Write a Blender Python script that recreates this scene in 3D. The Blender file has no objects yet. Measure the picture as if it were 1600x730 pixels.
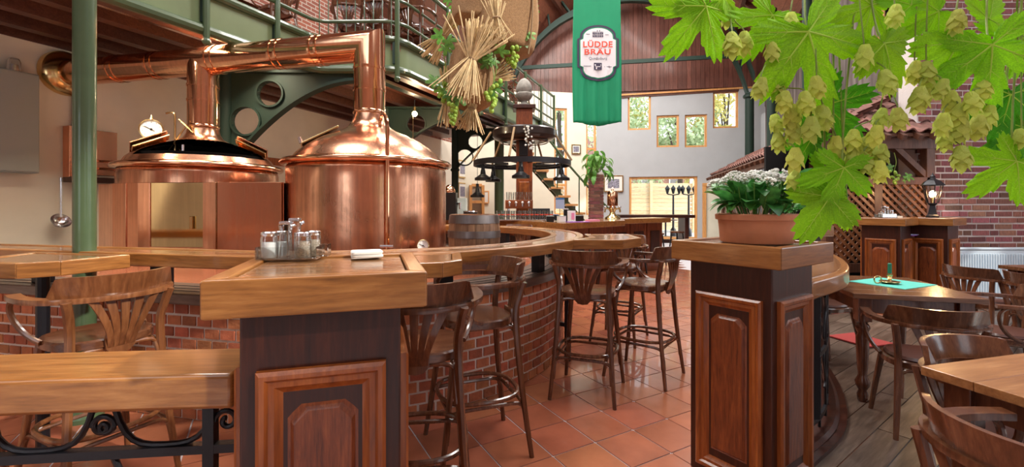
import bpy, bmesh, math, random
from mathutils import Vector, Matrix
R = math.radians
D = bpy.data
S = bpy.context.scene
COL = S.collection
random.seed(7)

# ------------------------------------------------------------------ camera, world, light
cam_d = D.cameras.new('camera'); cam = D.objects.new('camera', cam_d); COL.objects.link(cam)
cam.location = (0, 0, 1.40); cam.rotation_euler = (R(90), 0, 0)
cam_d.sensor_width = 36.0; cam_d.lens = 36.0 * 705.0 / 1600.0; cam_d.shift_y = -45.0 / 1600.0
cam_d.clip_start = 0.05; cam_d.clip_end = 300
S.camera = cam
S.view_settings.view_transform = 'Standard'; S.view_settings.look = 'None'
S.view_settings.gamma = 1.0; S.view_settings.use_curve_mapping = False
S.view_settings.exposure = 0.46
try:
    S.cycles.max_bounces = 7; S.cycles.diffuse_bounces = 3; S.cycles.glossy_bounces = 4; S.cycles.transparent_max_bounces = 16; S.cycles.transmission_bounces = 4
except Exception: pass
W = D.worlds.new('World'); S.world = W; W.use_nodes = True
_bg = W.node_tree.nodes['Background']; _bg.inputs[0].default_value = (0.84, 0.92, 1.0, 1); _bg.inputs[1].default_value = 2.2
_sun = D.lights.new('sun', 'SUN'); _sun.energy = 3.2; _sun.angle = R(2); _sun.color = (1, .95, .86)
sun = D.objects.new('sun', _sun); COL.objects.link(sun); sun.rotation_euler = Vector((-.75, .35, -.56)).to_track_quat('-Z', 'Y').to_euler(); sun.location = (0, 0, 20)

def area(name, loc, rot, sx, sy, power, color=(1, .97, .92)):
    l = D.lights.new(name, 'AREA'); l.shape = 'RECTANGLE'; l.size = sx; l.size_y = sy; l.energy = power; l.color = color
    o = D.objects.new(name, l); COL.objects.link(o); o.location = loc; o.rotation_euler = rot
    return o
# added fill panels under the closed hall roof, both sides of the ridge
def _roof_fill(side, s, t, power):
    X = 4.4 + side * 5.1 * s; p = Vector((X, 16.85 - .17 * (X - 4.4), 10.7 - .9 * 5.1 * s)) - Vector((.37, .93, 0)) * t
    n = Vector((-side * .9, 0, -1)).normalized()
    area('roof_fill', p + n * .22, n.to_track_quat('-Z', 'Y').to_euler(), 1.5, 3.2, power)
for _t, _p in ((4.5, 330), (9.5, 330), (14.5, 260)):
    _roof_fill(-1, .42, _t, _p); _roof_fill(1, .42, _t, _p)

# ------------------------------------------------------------------ helpers
F = 705.0
def at(px, py, Y):
    return Vector(((px - 800) / F * Y, Y, 1.4 - (py - 320) / F * Y))
def gx(px, Y):
    return (px - 800) / F * Y

class MB:
    def __init__(s):
        s.v = []; s.f = []; s.uv = {}
    def add(s, vs, fs):
        b = len(s.v); s.v += [tuple(x) for x in vs]; s.f += [tuple(i + b for i in f) for f in fs]; return s
    def box(s, cx, cy, cz, sx, sy, sz, rz=0.0, M=None):
        vs = [Vector((x * sx / 2, y * sy / 2, z * sz / 2)) for z in (-1, 1) for y in (-1, 1) for x in (-1, 1)]
        if M is None: M = Matrix.Rotation(rz, 3, 'Z')
        vs = [M @ v + Vector((cx, cy, cz)) for v in vs]
        return s.add(vs, [(0, 2, 3, 1), (4, 5, 7, 6), (0, 1, 5, 4), (2, 6, 7, 3), (0, 4, 6, 2), (1, 3, 7, 5)])
    def bar(s, a, b, w, h, up=(0, 0, 1)):
        a = Vector(a); b = Vector(b); d = (b - a); L = d.length; d.normalize()
        up = Vector(up); sd = d.cross(up)
        if sd.length < 1e-4: sd = d.cross(Vector((1, 0, 0)))
        sd.normalize(); u = sd.cross(d)
        M = Matrix((d, sd, u)).transposed(); c = (a + b) / 2
        return s.box(c.x, c.y, c.z, L, w, h, M=M)
    def prism(s, poly, z0, z1):
        n = len(poly)
        ar = sum(poly[i][0] * poly[(i + 1) % n][1] - poly[(i + 1) % n][0] * poly[i][1] for i in range(n))
        if ar < 0: poly = poly[::-1]
        vs = [(p[0], p[1], z0) for p in poly] + [(p[0], p[1], z1) for p in poly]
        fs = [tuple(range(n))[::-1], tuple(range(n, 2 * n))] + [(i, (i + 1) % n, n + (i + 1) % n, n + i) for i in range(n)]
        return s.add(vs, fs)
    def lathe(s, prof, n=32, c=(0, 0, 0), a0=0.0, a1=2 * math.pi, skip=None):
        full = abs(a1 - a0 - 2 * math.pi) < 1e-6
        m = n if full else n + 1
        vs = []
        for r, z in prof:
            for i in range(m):
                a = a0 + (a1 - a0) * i / n
                vs.append((c[0] + r * math.cos(a), c[1] + r * math.sin(a), c[2] + z))
        fs = []
        for j in range(len(prof) - 1):
            for i in range(n):
                i2 = (i + 1) % m
                if skip and skip(j, i): continue
                fs.append((j * m + i, j * m + i2, (j + 1) * m + i2, (j + 1) * m + i))
        return s.add(vs, fs)
    def tube(s, pts, r, n=10, closed=False, caps=True, flat=None):
        pts = [Vector(p) for p in pts]; k = len(pts)
        rr = r if isinstance(r, (list, tuple)) else [r] * k
        if closed: pts = pts + [pts[0], pts[1]]; rr = list(rr) + [rr[0], rr[1]]
        K = len(pts)
        dirs = [(pts[i + 1] - pts[i]).normalized() for i in range(K - 1)]
        d0 = dirs[0]
        ref = Vector((0, 0, 1)) if abs(d0.z) < 0.9 else Vector((1, 0, 0))
        a = d0.cross(ref).normalized(); b = a.cross(d0).normalized()
        fa, fb = flat if flat else (1, 1)
        ring = [a * math.cos(2 * math.pi * i / n) * fa + b * math.sin(2 * math.pi * i / n) * fb for i in range(n)]
        rings = [[pts[0] + q * rr[0] for q in ring]]
        for i in range(1, K):
            d1 = dirs[i - 1]; d2 = dirs[i] if i < K - 1 else dirs[-1]
            nn = (d1 + d2)
            nn = nn.normalized() if nn.length > 1e-5 else d1
            den = d1.dot(nn)
            if abs(den) < .25: den = .25
            pr = [q - d1 * (q.dot(nn) / den) for q in ring]
            rings.append([pts[i] + q * rr[i] for q in pr])
            # ring for the next segment: project on plane normal to d2
            ring = [q - d2 * (q.dot(nn) / (d2.dot(nn) if abs(d2.dot(nn)) > .25 else .25)) for q in pr]
            ring = [q - d2 * q.dot(d2) for q in ring]
        if closed: rings = rings[1:]   # ring 1 .. k, last == wrap of first two
        m = len(rings); b0 = len(s.v)
        if closed: rings = rings[:-1] if m > k else rings; m = len(rings)
        for rg in rings: s.v += [tuple(q) for q in rg]
        last = m if closed else m - 1
        for j in range(last):
            j2 = (j + 1) % m
            off = 0
            if closed and j == m - 1:
                best = min(range(n), key=lambda o: sum((rings[j][i] - rings[0][(i + o) % n]).length for i in range(0, n, 2)))
                off = best
            for i in range(n):
                s.f.append((b0 + j * n + i, b0 + j * n + (i + 1) % n, b0 + j2 * n + (i + 1 + off) % n, b0 + j2 * n + (i + off) % n))
        if caps and not closed:
            s.f.append(tuple(b0 + i for i in range(n))[::-1]); s.f.append(tuple(b0 + (m - 1) * n + i for i in range(n)))
        return s
    def sweep(s, pts, sec, closed=False, uv=True):
        """rect-like section [(lateral, z)] swept along xy(z) path, lateral = right of travel"""
        pts = [Vector(p) if len(p) == 3 else Vector((p[0], p[1], 0)) for p in pts]; K = len(pts); n = len(sec); b0 = len(s.v)
        acc = [0.0]
        for i in range(1, K): acc.append(acc[-1] + (pts[i] - pts[i - 1]).length)
        for i in range(K):
            p = pts[i - 1] if (i > 0 or closed) else pts[i]; q = pts[(i + 1) % K] if (i < K - 1 or closed) else pts[i]
            t = (q - p); t.z = 0; t.normalize(); lat = Vector((t.y, -t.x, 0))
            for a, z in sec: s.v.append(tuple(pts[i] + lat * a + Vector((0, 0, z))))
        per = [0.0]
        for j in range(n): per.append(per[-1] + math.hypot(sec[(j + 1) % n][0] - sec[j][0], sec[(j + 1) % n][1] - sec[j][1]))
        for i in range(K if closed else K - 1):
            i2 = (i + 1) % K
            for j in range(n):
                j2 = (j + 1) % n
                s.uv[len(s.f)] = [(acc[i], per[j]), (acc[i], per[j + 1]), (acc[i2] if i2 else acc[-1] + .1, per[j + 1]), (acc[i2] if i2 else acc[-1] + .1, per[j])]
                s.f.append((b0 + i * n + j, b0 + i * n + j2, b0 + i2 * n + j2, b0 + i2 * n + j))
        if not closed:
            s.f.append(tuple(b0 + j for j in range(n))[::-1]); s.f.append(tuple(b0 + (K - 1) * n + j for j in range(n)))
        return s
    def ball(s, c, r, n=10, sz=1.0):
        prof = [(max(1e-4, r * math.sin(math.pi * j / (n // 2 + 1))), -r * sz * math.cos(math.pi * j / (n // 2 + 1))) for j in range(n // 2 + 2)]
        return s.lathe(prof, n, c)
    def xf(s, M, start=0):
        for i in range(start, len(s.v)): s.v[i] = tuple(M @ Vector(s.v[i]))
        return s
    def mesh(s, name, smooth=35, fix=True):
        me = D.meshes.new(name); me.from_pydata(s.v, [], s.f); me.validate(verbose=False)
        if s.uv and len(me.polygons) == len(s.f):
            ul = me.uv_layers.new(name='UVMap')
            for fi, uvs in s.uv.items():
                for k, li in enumerate(me.polygons[fi].loop_indices): ul.data[li].uv = uvs[k]
        if fix:
            bm = bmesh.new(); bm.from_mesh(me); bmesh.ops.recalc_face_normals(bm, faces=bm.faces); bm.to_mesh(me); bm.free()
        if smooth:
            me.polygons.foreach_set('use_smooth', [True] * len(me.polygons)); me.set_sharp_from_angle(angle=R(smooth))
        me.update()
        return me
    def build(s, name, mat, parent=None, smooth=35, bevel=0, loc=None, rz=0, fix=True, seg=2):
        me = s.mesh(name, smooth, fix); me.materials.append(M[mat] if isinstance(mat, str) else mat)
        o = D.objects.new(name, me); COL.objects.link(o)
        if parent: o.parent = parent
        if loc is not None: o.location = loc
        if rz: o.rotation_euler = (0, 0, rz)
        if bevel:
            b = o.modifiers.new('bevel', 'BEVEL'); b.width = bevel; b.segments = seg; b.limit_method = 'ANGLE'; b.angle_limit = R(40); b.harden_normals = False
        return o

def tag(o, label, cat, group=None):
    o['label'] = label; o['category'] = cat
    if group: o['group'] = group
    return o
def thing(name, label, cat, loc=(0, 0, 0), rz=0.0, group=None):
    o = D.objects.new(name, None); COL.objects.link(o); o.empty_display_size = .1
    o.location = loc; o.rotation_euler = (0, 0, rz)
    return tag(o, label, cat, group)
def struct(o):
    o['kind'] = 'structure'; return o
def stuff(o):
    o['kind'] = 'stuff'; return o
def kids(o, idx={}):
    return list(o.children)
def dup(root, loc, rz=0.0, label=None, group=None):
    r = root.copy(); COL.objects.link(r); r.location = loc; r.rotation_euler = (0, 0, rz)
    if label: r['label'] = label
    if group: r['group'] = group
    for ch in CH[root.name]:
        c = ch.copy(); COL.objects.link(c); c.parent = r
        for g in CH.get(ch.name, ()):
            d = g.copy(); COL.objects.link(d); d.parent = c
    return r
CH = {}
def remember(root):
    CH[root.name] = list(root.children)
    for c in root.children:
        if c.children: CH[c.name] = list(c.children)
    return root
def piece(name, me, parent, loc, rot=(0, 0, 0), scale=(1, 1, 1)):
    o = D.objects.new(name, me); COL.objects.link(o); o.parent = parent; o.location = loc; o.rotation_euler = rot; o.scale = scale
    return o
def inset(poly, d):
    n = len(poly); out = []
    ar = sum(poly[i][0] * poly[(i + 1) % n][1] - poly[(i + 1) % n][0] * poly[i][1] for i in range(n))
    if ar < 0: poly = poly[::-1]
    for i in range(n):
        p0 = Vector(poly[i - 1][:2]); p1 = Vector(poly[i][:2]); p2 = Vector(poly[(i + 1) % n][:2])
        d1 = (p1 - p0).normalized(); d2 = (p2 - p1).normalized()
        n1 = Vector((-d1.y, d1.x)); n2 = Vector((-d2.y, d2.x))
        b = (n1 + n2); q = b / max(.2, b.dot(n1)) * 1.0
        out.append(tuple(p1 + q * d))
    return poly, out
def bez(p0, p1, p2, p3, n=10):
    p0, p1, p2, p3 = [Vector(p) for p in (p0, p1, p2, p3)]
    return [(1 - t) ** 3 * p0 + 3 * (1 - t) ** 2 * t * p1 + 3 * (1 - t) * t * t * p2 + t ** 3 * p3 for t in [i / n for i in range(n + 1)]]
def catmull(pts, n=6, closed=False):
    pts = [Vector(p) for p in pts]; out = []; k = len(pts)
    for i in range(k if closed else k - 1):
        p1 = pts[i]; p2 = pts[(i + 1) % k]
        p0 = pts[i - 1] if (i > 0 or closed) else p1 * 2 - p2
        p3 = pts[(i + 2) % k] if (i + 2 < k or closed) else p2 * 2 - p1
        for j in range(n):
            t = j / n
            out.append(.5 * ((2 * p1) + (-p0 + p2) * t + (2 * p0 - 5 * p1 + 4 * p2 - p3) * t * t + (-p0 + 3 * p1 - 3 * p2 + p3) * t ** 3))
    if not closed: out.append(pts[-1])
    return out

# ------------------------------------------------------------------ materials
M = {}
def base(name):
    m = D.materials.new(name); m.use_nodes = True; M[name] = m
    nt = m.node_tree; return m, nt, nt.nodes['Principled BSDF']
def coords(nt, kind='Object', scale=(1, 1, 1), rnd=True, rot=(0, 0, 0)):
    tc = nt.nodes.new('ShaderNodeTexCoord'); mp = nt.nodes.new('ShaderNodeMapping'); mp.inputs['Scale'].default_value = scale
    mp.inputs['Rotation'].default_value = rot
    if rnd:
        oi = nt.nodes.new('ShaderNodeObjectInfo'); va = nt.nodes.new('ShaderNodeVectorMath'); va.operation = 'MULTIPLY_ADD'
        va.inputs[1].default_value = (7.3, 5.1, 9.7)
        cb = nt.nodes.new('ShaderNodeCombineXYZ')
        for k in range(3): nt.links.new(oi.outputs['Random'], cb.inputs[k])
        nt.links.new(cb.outputs[0], va.inputs[0]); nt.links.new(tc.outputs[kind], va.inputs[2]); nt.links.new(va.outputs[0], mp.inputs[0])
    else:
        nt.links.new(tc.outputs[kind], mp.inputs[0])
    return mp.outputs[0]
def noise(nt, vec, scale, detail=4, rough=.55, dist=0):
    n = nt.nodes.new('ShaderNodeTexNoise'); n.inputs['Scale'].default_value = scale; n.inputs['Detail'].default_value = detail
    n.inputs['Roughness'].default_value = rough; n.inputs['Distortion'].default_value = dist
    nt.links.new(vec, n.inputs['Vector']); return n.outputs['Fac']
def ramp(nt, fac, stops):
    r = nt.nodes.new('ShaderNodeValToRGB'); e = r.color_ramp.elements
    while len(e) < len(stops): e.new(.5)
    for k, (p, c) in enumerate(stops): e[k].position = p; e[k].color = (*c, 1)
    nt.links.new(fac, r.inputs[0]); return r.outputs[0]
def bump(nt, bs, h, strength=.2, dist=.01):
    b = nt.nodes.new('ShaderNodeBump'); b.inputs['Strength'].default_value = strength; b.inputs['Distance'].default_value = dist
    nt.links.new(h, b.inputs['Height']); nt.links.new(b.outputs[0], bs.inputs['Normal'])
def vary(nt, col, amt=.2, hue=0.0):
    oi = nt.nodes.new('ShaderNodeObjectInfo'); mr = nt.nodes.new('ShaderNodeMapRange')
    mr.inputs['To Min'].default_value = 1 - amt; mr.inputs['To Max'].default_value = 1 + amt
    nt.links.new(oi.outputs['Random'], mr.inputs['Value'])
    hs = nt.nodes.new('ShaderNodeHueSaturation'); nt.links.new(mr.outputs[0], hs.inputs['Value']); nt.links.new(col, hs.inputs['Color'])
    if hue:
        m2 = nt.nodes.new('ShaderNodeMapRange'); m2.inputs['To Min'].default_value = .5 - hue; m2.inputs['To Max'].default_value = .5 + hue
        wn = nt.nodes.new('ShaderNodeTexWhiteNoise'); wn.noise_dimensions = '1D'; nt.links.new(oi.outputs['Random'], wn.inputs['W'])
        nt.links.new(wn.outputs['Value'], m2.inputs['Value']); nt.links.new(m2.outputs[0], hs.inputs['Hue'])
    return hs.outputs[0]
def plain(name, col, rough=.5, metal=0.0, var=0.0, nz=0.0, nscale=8, bmp=0.0, bscale=60, coat=0, hue=0, spec=.5):
    m, nt, bs = base(name)
    bs.inputs['Roughness'].default_value = rough; bs.inputs['Metallic'].default_value = metal
    bs.inputs['Coat Weight'].default_value = coat; bs.inputs['Specular IOR Level'].default_value = spec
    out = None
    if nz or bmp: vec = coords(nt)
    if nz:
        f = noise(nt, vec, nscale)
        out = ramp(nt, f, [(.3, tuple(c * (1 - nz) for c in col)), (.7, tuple(min(1, c * (1 + nz)) for c in col))])
    if var:
        if out is None:
            rgb = nt.nodes.new('ShaderNodeRGB'); rgb.outputs[0].default_value = (*col, 1); out = rgb.outputs[0]
        out = vary(nt, out, var, hue)
    if out is not None: nt.links.new(out, bs.inputs['Base Color'])
    else: bs.inputs['Base Color'].default_value = (*col, 1)
    if bmp: bump(nt, bs, noise(nt, vec, bscale, 3), bmp, .01)
    return m
def wood(name, c0, c1, c2, axis='X', rough=.35, coat=.3, fine=1.0, kind='Object', var=.1, bmp=.15):
    m, nt, bs = base(name)
    sc = {'X': (1.6, 16, 16), 'Y': (16, 1.6, 16), 'Z': (16, 16, 1.6), 'U': (1.6, 16, 16)}[axis]
    vec = coords(nt, 'UV' if axis == 'U' else kind, tuple(q * fine for q in sc))
    f1 = noise(nt, vec, 1.0, 8, .62, 1.2); f2 = noise(nt, vec, 4.5, 4, .6, .3)
    mx = nt.nodes.new('ShaderNodeMath'); mx.operation = 'MULTIPLY_ADD'; nt.links.new(f2, mx.inputs[0]); mx.inputs[1].default_value = .45
    m2 = nt.nodes.new('ShaderNodeMath'); m2.operation = 'MULTIPLY'; nt.links.new(f1, m2.inputs[0]); m2.inputs[1].default_value = .6
    nt.links.new(m2.outputs[0], mx.inputs[2])
    col = ramp(nt, mx.outputs[0], [(.32, c0), (.52, c1), (.72, c2)])
    if var: col = vary(nt, col, var)
    nt.links.new(col, bs.inputs['Base Color'])
    bs.inputs['Roughness'].default_value = rough; bs.inputs['Coat Weight'].default_value = coat; bs.inputs['Coat Roughness'].default_value = .12
    bump(nt, bs, mx.outputs[0], bmp, .004)
    return m
def metal(name, col, rough, streak=0.0, bmp=0.0, dark=None):
    m, nt, bs = base(name); bs.inputs['Metallic'].default_value = 1
    vec = coords(nt, 'Object', (9, 9, .28)); v2 = coords(nt, 'Object', (1, 1, 1))
    f = noise(nt, vec, 3.0, 6, .65); g = noise(nt, v2, 2.5, 5, .6, .5)
    ad = nt.nodes.new('ShaderNodeMath'); ad.operation = 'ADD'; nt.links.new(f, ad.inputs[0]); nt.links.new(g, ad.inputs[1])
    hf = nt.nodes.new('ShaderNodeMath'); hf.operation = 'MULTIPLY'; hf.inputs[1].default_value = .5; nt.links.new(ad.outputs[0], hf.inputs[0])
    dk = dark or tuple(c * (1 - streak) for c in col)
    nt.links.new(ramp(nt, hf.outputs[0], [(.36, dk), (.62, col)]), bs.inputs['Base Color'])
    mr = nt.nodes.new('ShaderNodeMapRange'); mr.inputs['From Min'].default_value = .3; mr.inputs['From Max'].default_value = .7
    mr.inputs['To Min'].default_value = rough * 1.5; mr.inputs['To Max'].default_value = rough * .7; nt.links.new(hf.outputs[0], mr.inputs['Value'])
    nt.links.new(mr.outputs[0], bs.inputs['Roughness'])
    if bmp: bump(nt, bs, g, bmp, .02)
    return m
def glass(name, tint=(1, 1, 1), refl=.12, rough=.02):
    m, nt, bs = base(name); nt.nodes.remove(bs)
    t = nt.nodes.new('ShaderNodeBsdfTransparent'); t.inputs[0].default_value = (*tint, 1)
    g = nt.nodes.new('ShaderNodeBsdfGlossy'); g.inputs['Roughness'].default_value = rough
    fr = nt.nodes.new('ShaderNodeLayerWeight'); fr.inputs[0].default_value = refl + .15
    mx = nt.nodes.new('ShaderNodeMixShader'); nt.links.new(fr.outputs['Facing'], mx.inputs[0]) if refl > .3 else nt.links.new(fr.outputs['Fresnel'], mx.inputs[0])
    nt.links.new(t.outputs[0], mx.inputs[1]); nt.links.new(g.outputs[0], mx.inputs[2])
    nt.links.new(mx.outputs[0], nt.nodes['Material Output'].inputs[0]); return m
def leafy(name, col, tip=None, rough=.45, trans=.45, nz=.25, scale=30):
    m, nt, bs = base(name)
    vec = coords(nt); f = noise(nt, vec, scale, 4)
    c = ramp(nt, f, [(.3, tuple(q * (1 - nz) for q in col)), (.7, tuple(min(1, q * (1 + nz)) for q in (tip or col)))])
    c = vary(nt, c, .15, .01)
    nt.links.new(c, bs.inputs['Base Color']); bs.inputs['Roughness'].default_value = rough
    tr = nt.nodes.new('ShaderNodeBsdfTranslucent'); nt.links.new(c, tr.inputs[0])
    mx = nt.nodes.new('ShaderNodeMixShader'); mx.inputs[0].default_value = trans
    nt.links.new(bs.outputs[0], mx.inputs[1]); nt.links.new(tr.outputs[0], mx.inputs[2]); nt.links.new(mx.outputs[0], nt.nodes['Material Output'].inputs[0])
    return m
def glow(name, col, strength):
    m, nt, bs = base(name); bs.inputs['Emission Color'].default_value = (*col, 1); bs.inputs['Emission Strength'].default_value = strength
    bs.inputs['Base Color'].default_value = (*col, 1); return m

oc = ((.115, .040, .009), (.28, .108, .026), (.43, .195, .058))
wood('oak_x', *oc, 'X', .3, .5); wood('oak_y', *oc, 'Y', .3, .5); wood('oak_u', *oc, 'U', .3, .5)
wt = ((.12, .048, .016), (.26, .115, .042), (.40, .21, .09))
wood('oak_top_x', *wt, 'X', .22, .7); wood('oak_top_u', *wt, 'U', .22, .7); wood('oak_top_y', *wt, 'Y', .22, .7)
mh = ((.013, .002, .001), (.036, .006, .002), (.075, .015, .004))
wood('mahogany', *mh, 'Z', .38, .12); wood('mahogany_x', *mh, 'X', .38, .12)
wood('panel_frame', (.12, .026, .005), (.27, .068, .012), (.42, .125, .025), 'Z', .32, .2)
wood('panel_field', (.055, .010, .003), (.19, .043, .011), (.34, .095, .024), 'Z', .35, .2, 1.8, bmp=.5)
bw = ((.045, .014, .007), (.105, .036, .016), (.19, .075, .032))
wood('bentwood', *bw, 'Z', .25, .6, var=.2); wood('bentwood_x', *bw, 'X', .25, .6, var=.2)
wood('bent_light', (.075, .024, .009), (.165, .058, .020), (.27, .11, .042), 'Z', .28, .5, var=.15)
wood('table_dark', (.06, .022, .010), (.14, .055, .022), (.24, .11, .05), 'X', .25, .5)
wood('table_pine', (.20, .075, .025), (.36, .155, .055), (.50, .25, .10), 'X', .3, .4)
wood('table_leg', (.04, .010, .005), (.09, .025, .010), (.15, .05, .02), 'Z', .25, .5)
wood('floor_plank', (.055, .035, .025), (.12, .08, .058), (.21, .15, .115), 'X', .35, .2, var=.25)
wood('gable_board', (.075, .022, .014), (.155, .052, .034), (.24, .09, .06), 'Z', .5, .1, var=.22)
wood('ceiling_board', (.10, .032, .018), (.20, .07, .038), (.30, .115, .065), 'Y', .5, .1, var=.15)
wood('beam', (.045, .016, .010), (.10, .035, .02), (.16, .06, .035), 'X', .5, .1)
wood('pergola', (.05, .018, .010), (.115, .045, .024), (.19, .08, .045), 'Z', .5, .1)
wood('lattice', (.14, .05, .018), (.27, .105, .04), (.40, .18, .08), 'X', .45, .1)
wood('pine', (.50, .20, .055), (.72, .34, .11), (.85, .48, .20), 'Z', .4, .2)
wood('fence', (.55, .36, .18), (.75, .54, .30), (.86, .68, .42), 'X', .6, 0, var=.12)
wood('stave', (.085, .038, .018), (.20, .10, .05), (.33, .19, .105), 'Z', .5, .1, var=.25)
wood('ledge_board', (.05, .03, .022), (.12, .075, .055), (.20, .14, .105), 'U', .35, .3)
wood('stair', (.55, .24, .08), (.72, .36, .13), (.82, .48, .2), 'X', .4, .2)
metal('copper', (.88, .45, .28), .22, .58, .05)
metal('copper_clad', (.88, .42, .25), .20, .30, .03)
metal('copper_bright', (.92, .50, .30), .12, .3, .03)
metal('brass', (.75, .55, .26), .2, .3)
metal('brass_mirror', (.60, .42, .22), .07, .2)
metal('steel', (.75, .75, .78), .18, .1); metal('iron_hoop', (.22, .20, .20), .4, .3)
plain('green_paint', (.060, .098, .045), .3, nz=.08, coat=.3, bmp=.03)
plain('green_pale', (.165, .215, .105), .35, nz=.08, nscale=3, coat=.2, bmp=.03)
plain('green_dark', (.016, .036, .026), .55, spec=.3)
plain('iron', (.012, .012, .016), .35, .3, bmp=.1)
plain('plaster', (.80, .74, .62), .85, nz=.05, nscale=2, bmp=.05); plain('plaster_grey', (.47, .485, .50), .85, nz=.04, nscale=2, bmp=.05)
plain('plaster_warm', (.84, .78, .62), .85, nz=.05, nscale=2, bmp=.05)
plain('mortar', (.74, .68, .62), .9, bmp=.4); plain('mortar_pale', (.66, .60, .58), .9, bmp=.4); plain('grout', (.55, .52, .54), .8)
plain('brick_red', (.40, .125, .055), .75, var=.28, nz=.25, nscale=14, bmp=.5, bscale=40, hue=.012)
plain('brick_wall', (.235, .082, .068), .75, var=.45, nz=.3, nscale=14, bmp=.5, bscale=40, hue=.03)
plain('terracotta_tile', (.36, .115, .058), .22, var=.10, nz=.15, nscale=5, bmp=.03, bscale=12, coat=.35, hue=.006)
plain('roof_tile', (.20, .085, .065), .7, var=.3, nz=.3, nscale=10, bmp=.3)
plain('terracotta', (.52, .20, .10), .7, nz=.15, nscale=6, bmp=.1)
plain('burlap', (.36, .205, .095), .95, nz=.2, nscale=60, bmp=.8, bscale=220); plain('straw', (.66, .49, .26), .8, nz=.25, nscale=20)
plain('rope', (.33, .22, .12), .9)
plain('black', (.008, .008, .009), .3); plain('groove_and_shade', (.004, .004, .004), .9); plain('white', (.85, .85, .84), .4); plain('enamel', (.93, .93, .9), .35)  # the darkest black paints ledge grooves and the shade in hollow interiors
plain('radiator', (.62, .72, .80), .35); plain('cabinet', (.34, .37, .34), .5); plain('ebony', (.020, .012, .010), .3, coat=.3)
plain('leather', (.085, .028, .018), .35, coat=.2)
plain('turquoise', (.09, .50, .41), .8, bmp=.1, bscale=200); plain('candle', (.012, .16, .09), .5)
plain('banner', (.0, .25, .11), .75, nz=.06, nscale=3); plain('banner_white', (.76, .73, .76), .75); plain('banner_ink', (.045, .035, .075), .75); plain('banner_red', (.78, .075, .035), .75)
plain('stone', (.26, .24, .21), .8, nz=.25, nscale=12, bmp=.4); plain('soil', (.05, .03, .02), .9)
plain('salt', (.9, .89, .87), .7); plain('pepper', (.42, .34, .26), .8, nz=.4, nscale=200); plain('paper', (.82, .80, .74), .7); plain('paper_blue', (.45, .52, .72), .6); plain('paper_pink', (.80, .28, .40), .6); plain('purple', (.24, .06, .38), .5)
plain('red_carpet', (.30, .03, .025), .9); plain('blue', (.05, .2, .5), .4); plain('paving', (.42, .41, .40), .8, nz=.1)
plain('photo_print', (.25, .24, .30), .5, nz=.7, nscale=25)
plain('mat_board', (.82, .80, .74), .7)
plain('bark', (.07, .05, .035), .9)
glass('pane', (1, 1, 1), .06); glass('jar_glass', (.93, .95, .95), .4, .03)
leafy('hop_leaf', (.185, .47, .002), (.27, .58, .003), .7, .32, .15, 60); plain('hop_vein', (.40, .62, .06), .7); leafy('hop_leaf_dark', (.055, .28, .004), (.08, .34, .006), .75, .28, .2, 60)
leafy('hop_cone', (.58, .68, .08), (.78, .84, .20), .7, .4, .1, 60); leafy('hop_stem', (.25, .34, .06), None, .5, .2)
leafy('leaf', (.035, .17, .035), (.07, .26, .05), .35, .3); leafy('leaf_mid', (.09, .26, .04), (.16, .36, .06), .45, .35); leafy('flower', (.80, .79, .72), (.92, .92, .88), .7, .3, .08)
leafy('grape', (.28, .48, .05), (.42, .6, .1), .3, .25, .1)
leafy('tree_leaf', (.40, .52, .24), (.66, .74, .48), .6, .5, .3, 2)
leafy('tree_autumn', (.45, .40, .10), (.62, .52, .2), .6, .5, .3, 2)
glow('bulb', (1, .72, .38), 60); glow('lantern_bulb', (1, .62, .28), 22); glow('warm_disc', (1, .75, .45), 4.0)

# ------------------------------------------------------------------ hall layout
RC = Vector((-1.40, 4.75))            # centre of the round end of the brewing island
AX = Vector((-.974, .225))            # island axis, pointing left
NA = Vector((-.225, -.974))           # island front normal
def WLx(Y): return -5.75 + .38 * (Y - 5.5)
def stadium(r, left=3.4, back=1.2, n=40):
    """front straight (left to right), round end, back straight"""
    a0 = math.atan2(NA.y, NA.x)
    pts = [RC + AX * left + NA * r]
    pts += [RC + AX * (left * (1 - k / 4)) + NA * r for k in range(1, 4)]
    for k in range(n + 1):
        a = a0 + math.pi * k / n
        pts.append(RC + Vector((math.cos(a), math.sin(a))) * r)
    pts.append(RC - NA * r + AX * back)
    return pts

# railing on the right: arc between the two posts of the wooden-floored corner
RAIL_R = catmull([(1.40, 2.12, 0), (1.55, 2.33, 0), (2.02, 2.72, 0), (2.40, 3.25, 0), (2.70, 3.85, 0), (2.86, 4.35, 0)], 6)
def right_of_rail(x, y):
    if y < 1.9: return x > 1.05 + .12 * (y - 1.0)
    if y > 4.3: return x > 2.85 + .15 * (y - 4.3)
    for a, b in zip(RAIL_R[:-1], RAIL_R[1:]):
        if a.y <= y <= b.y:
            return x > a.x + (b.x - a.x) * (y - a.y) / max(1e-6, b.y - a.y)
    return x > 1.2

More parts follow.
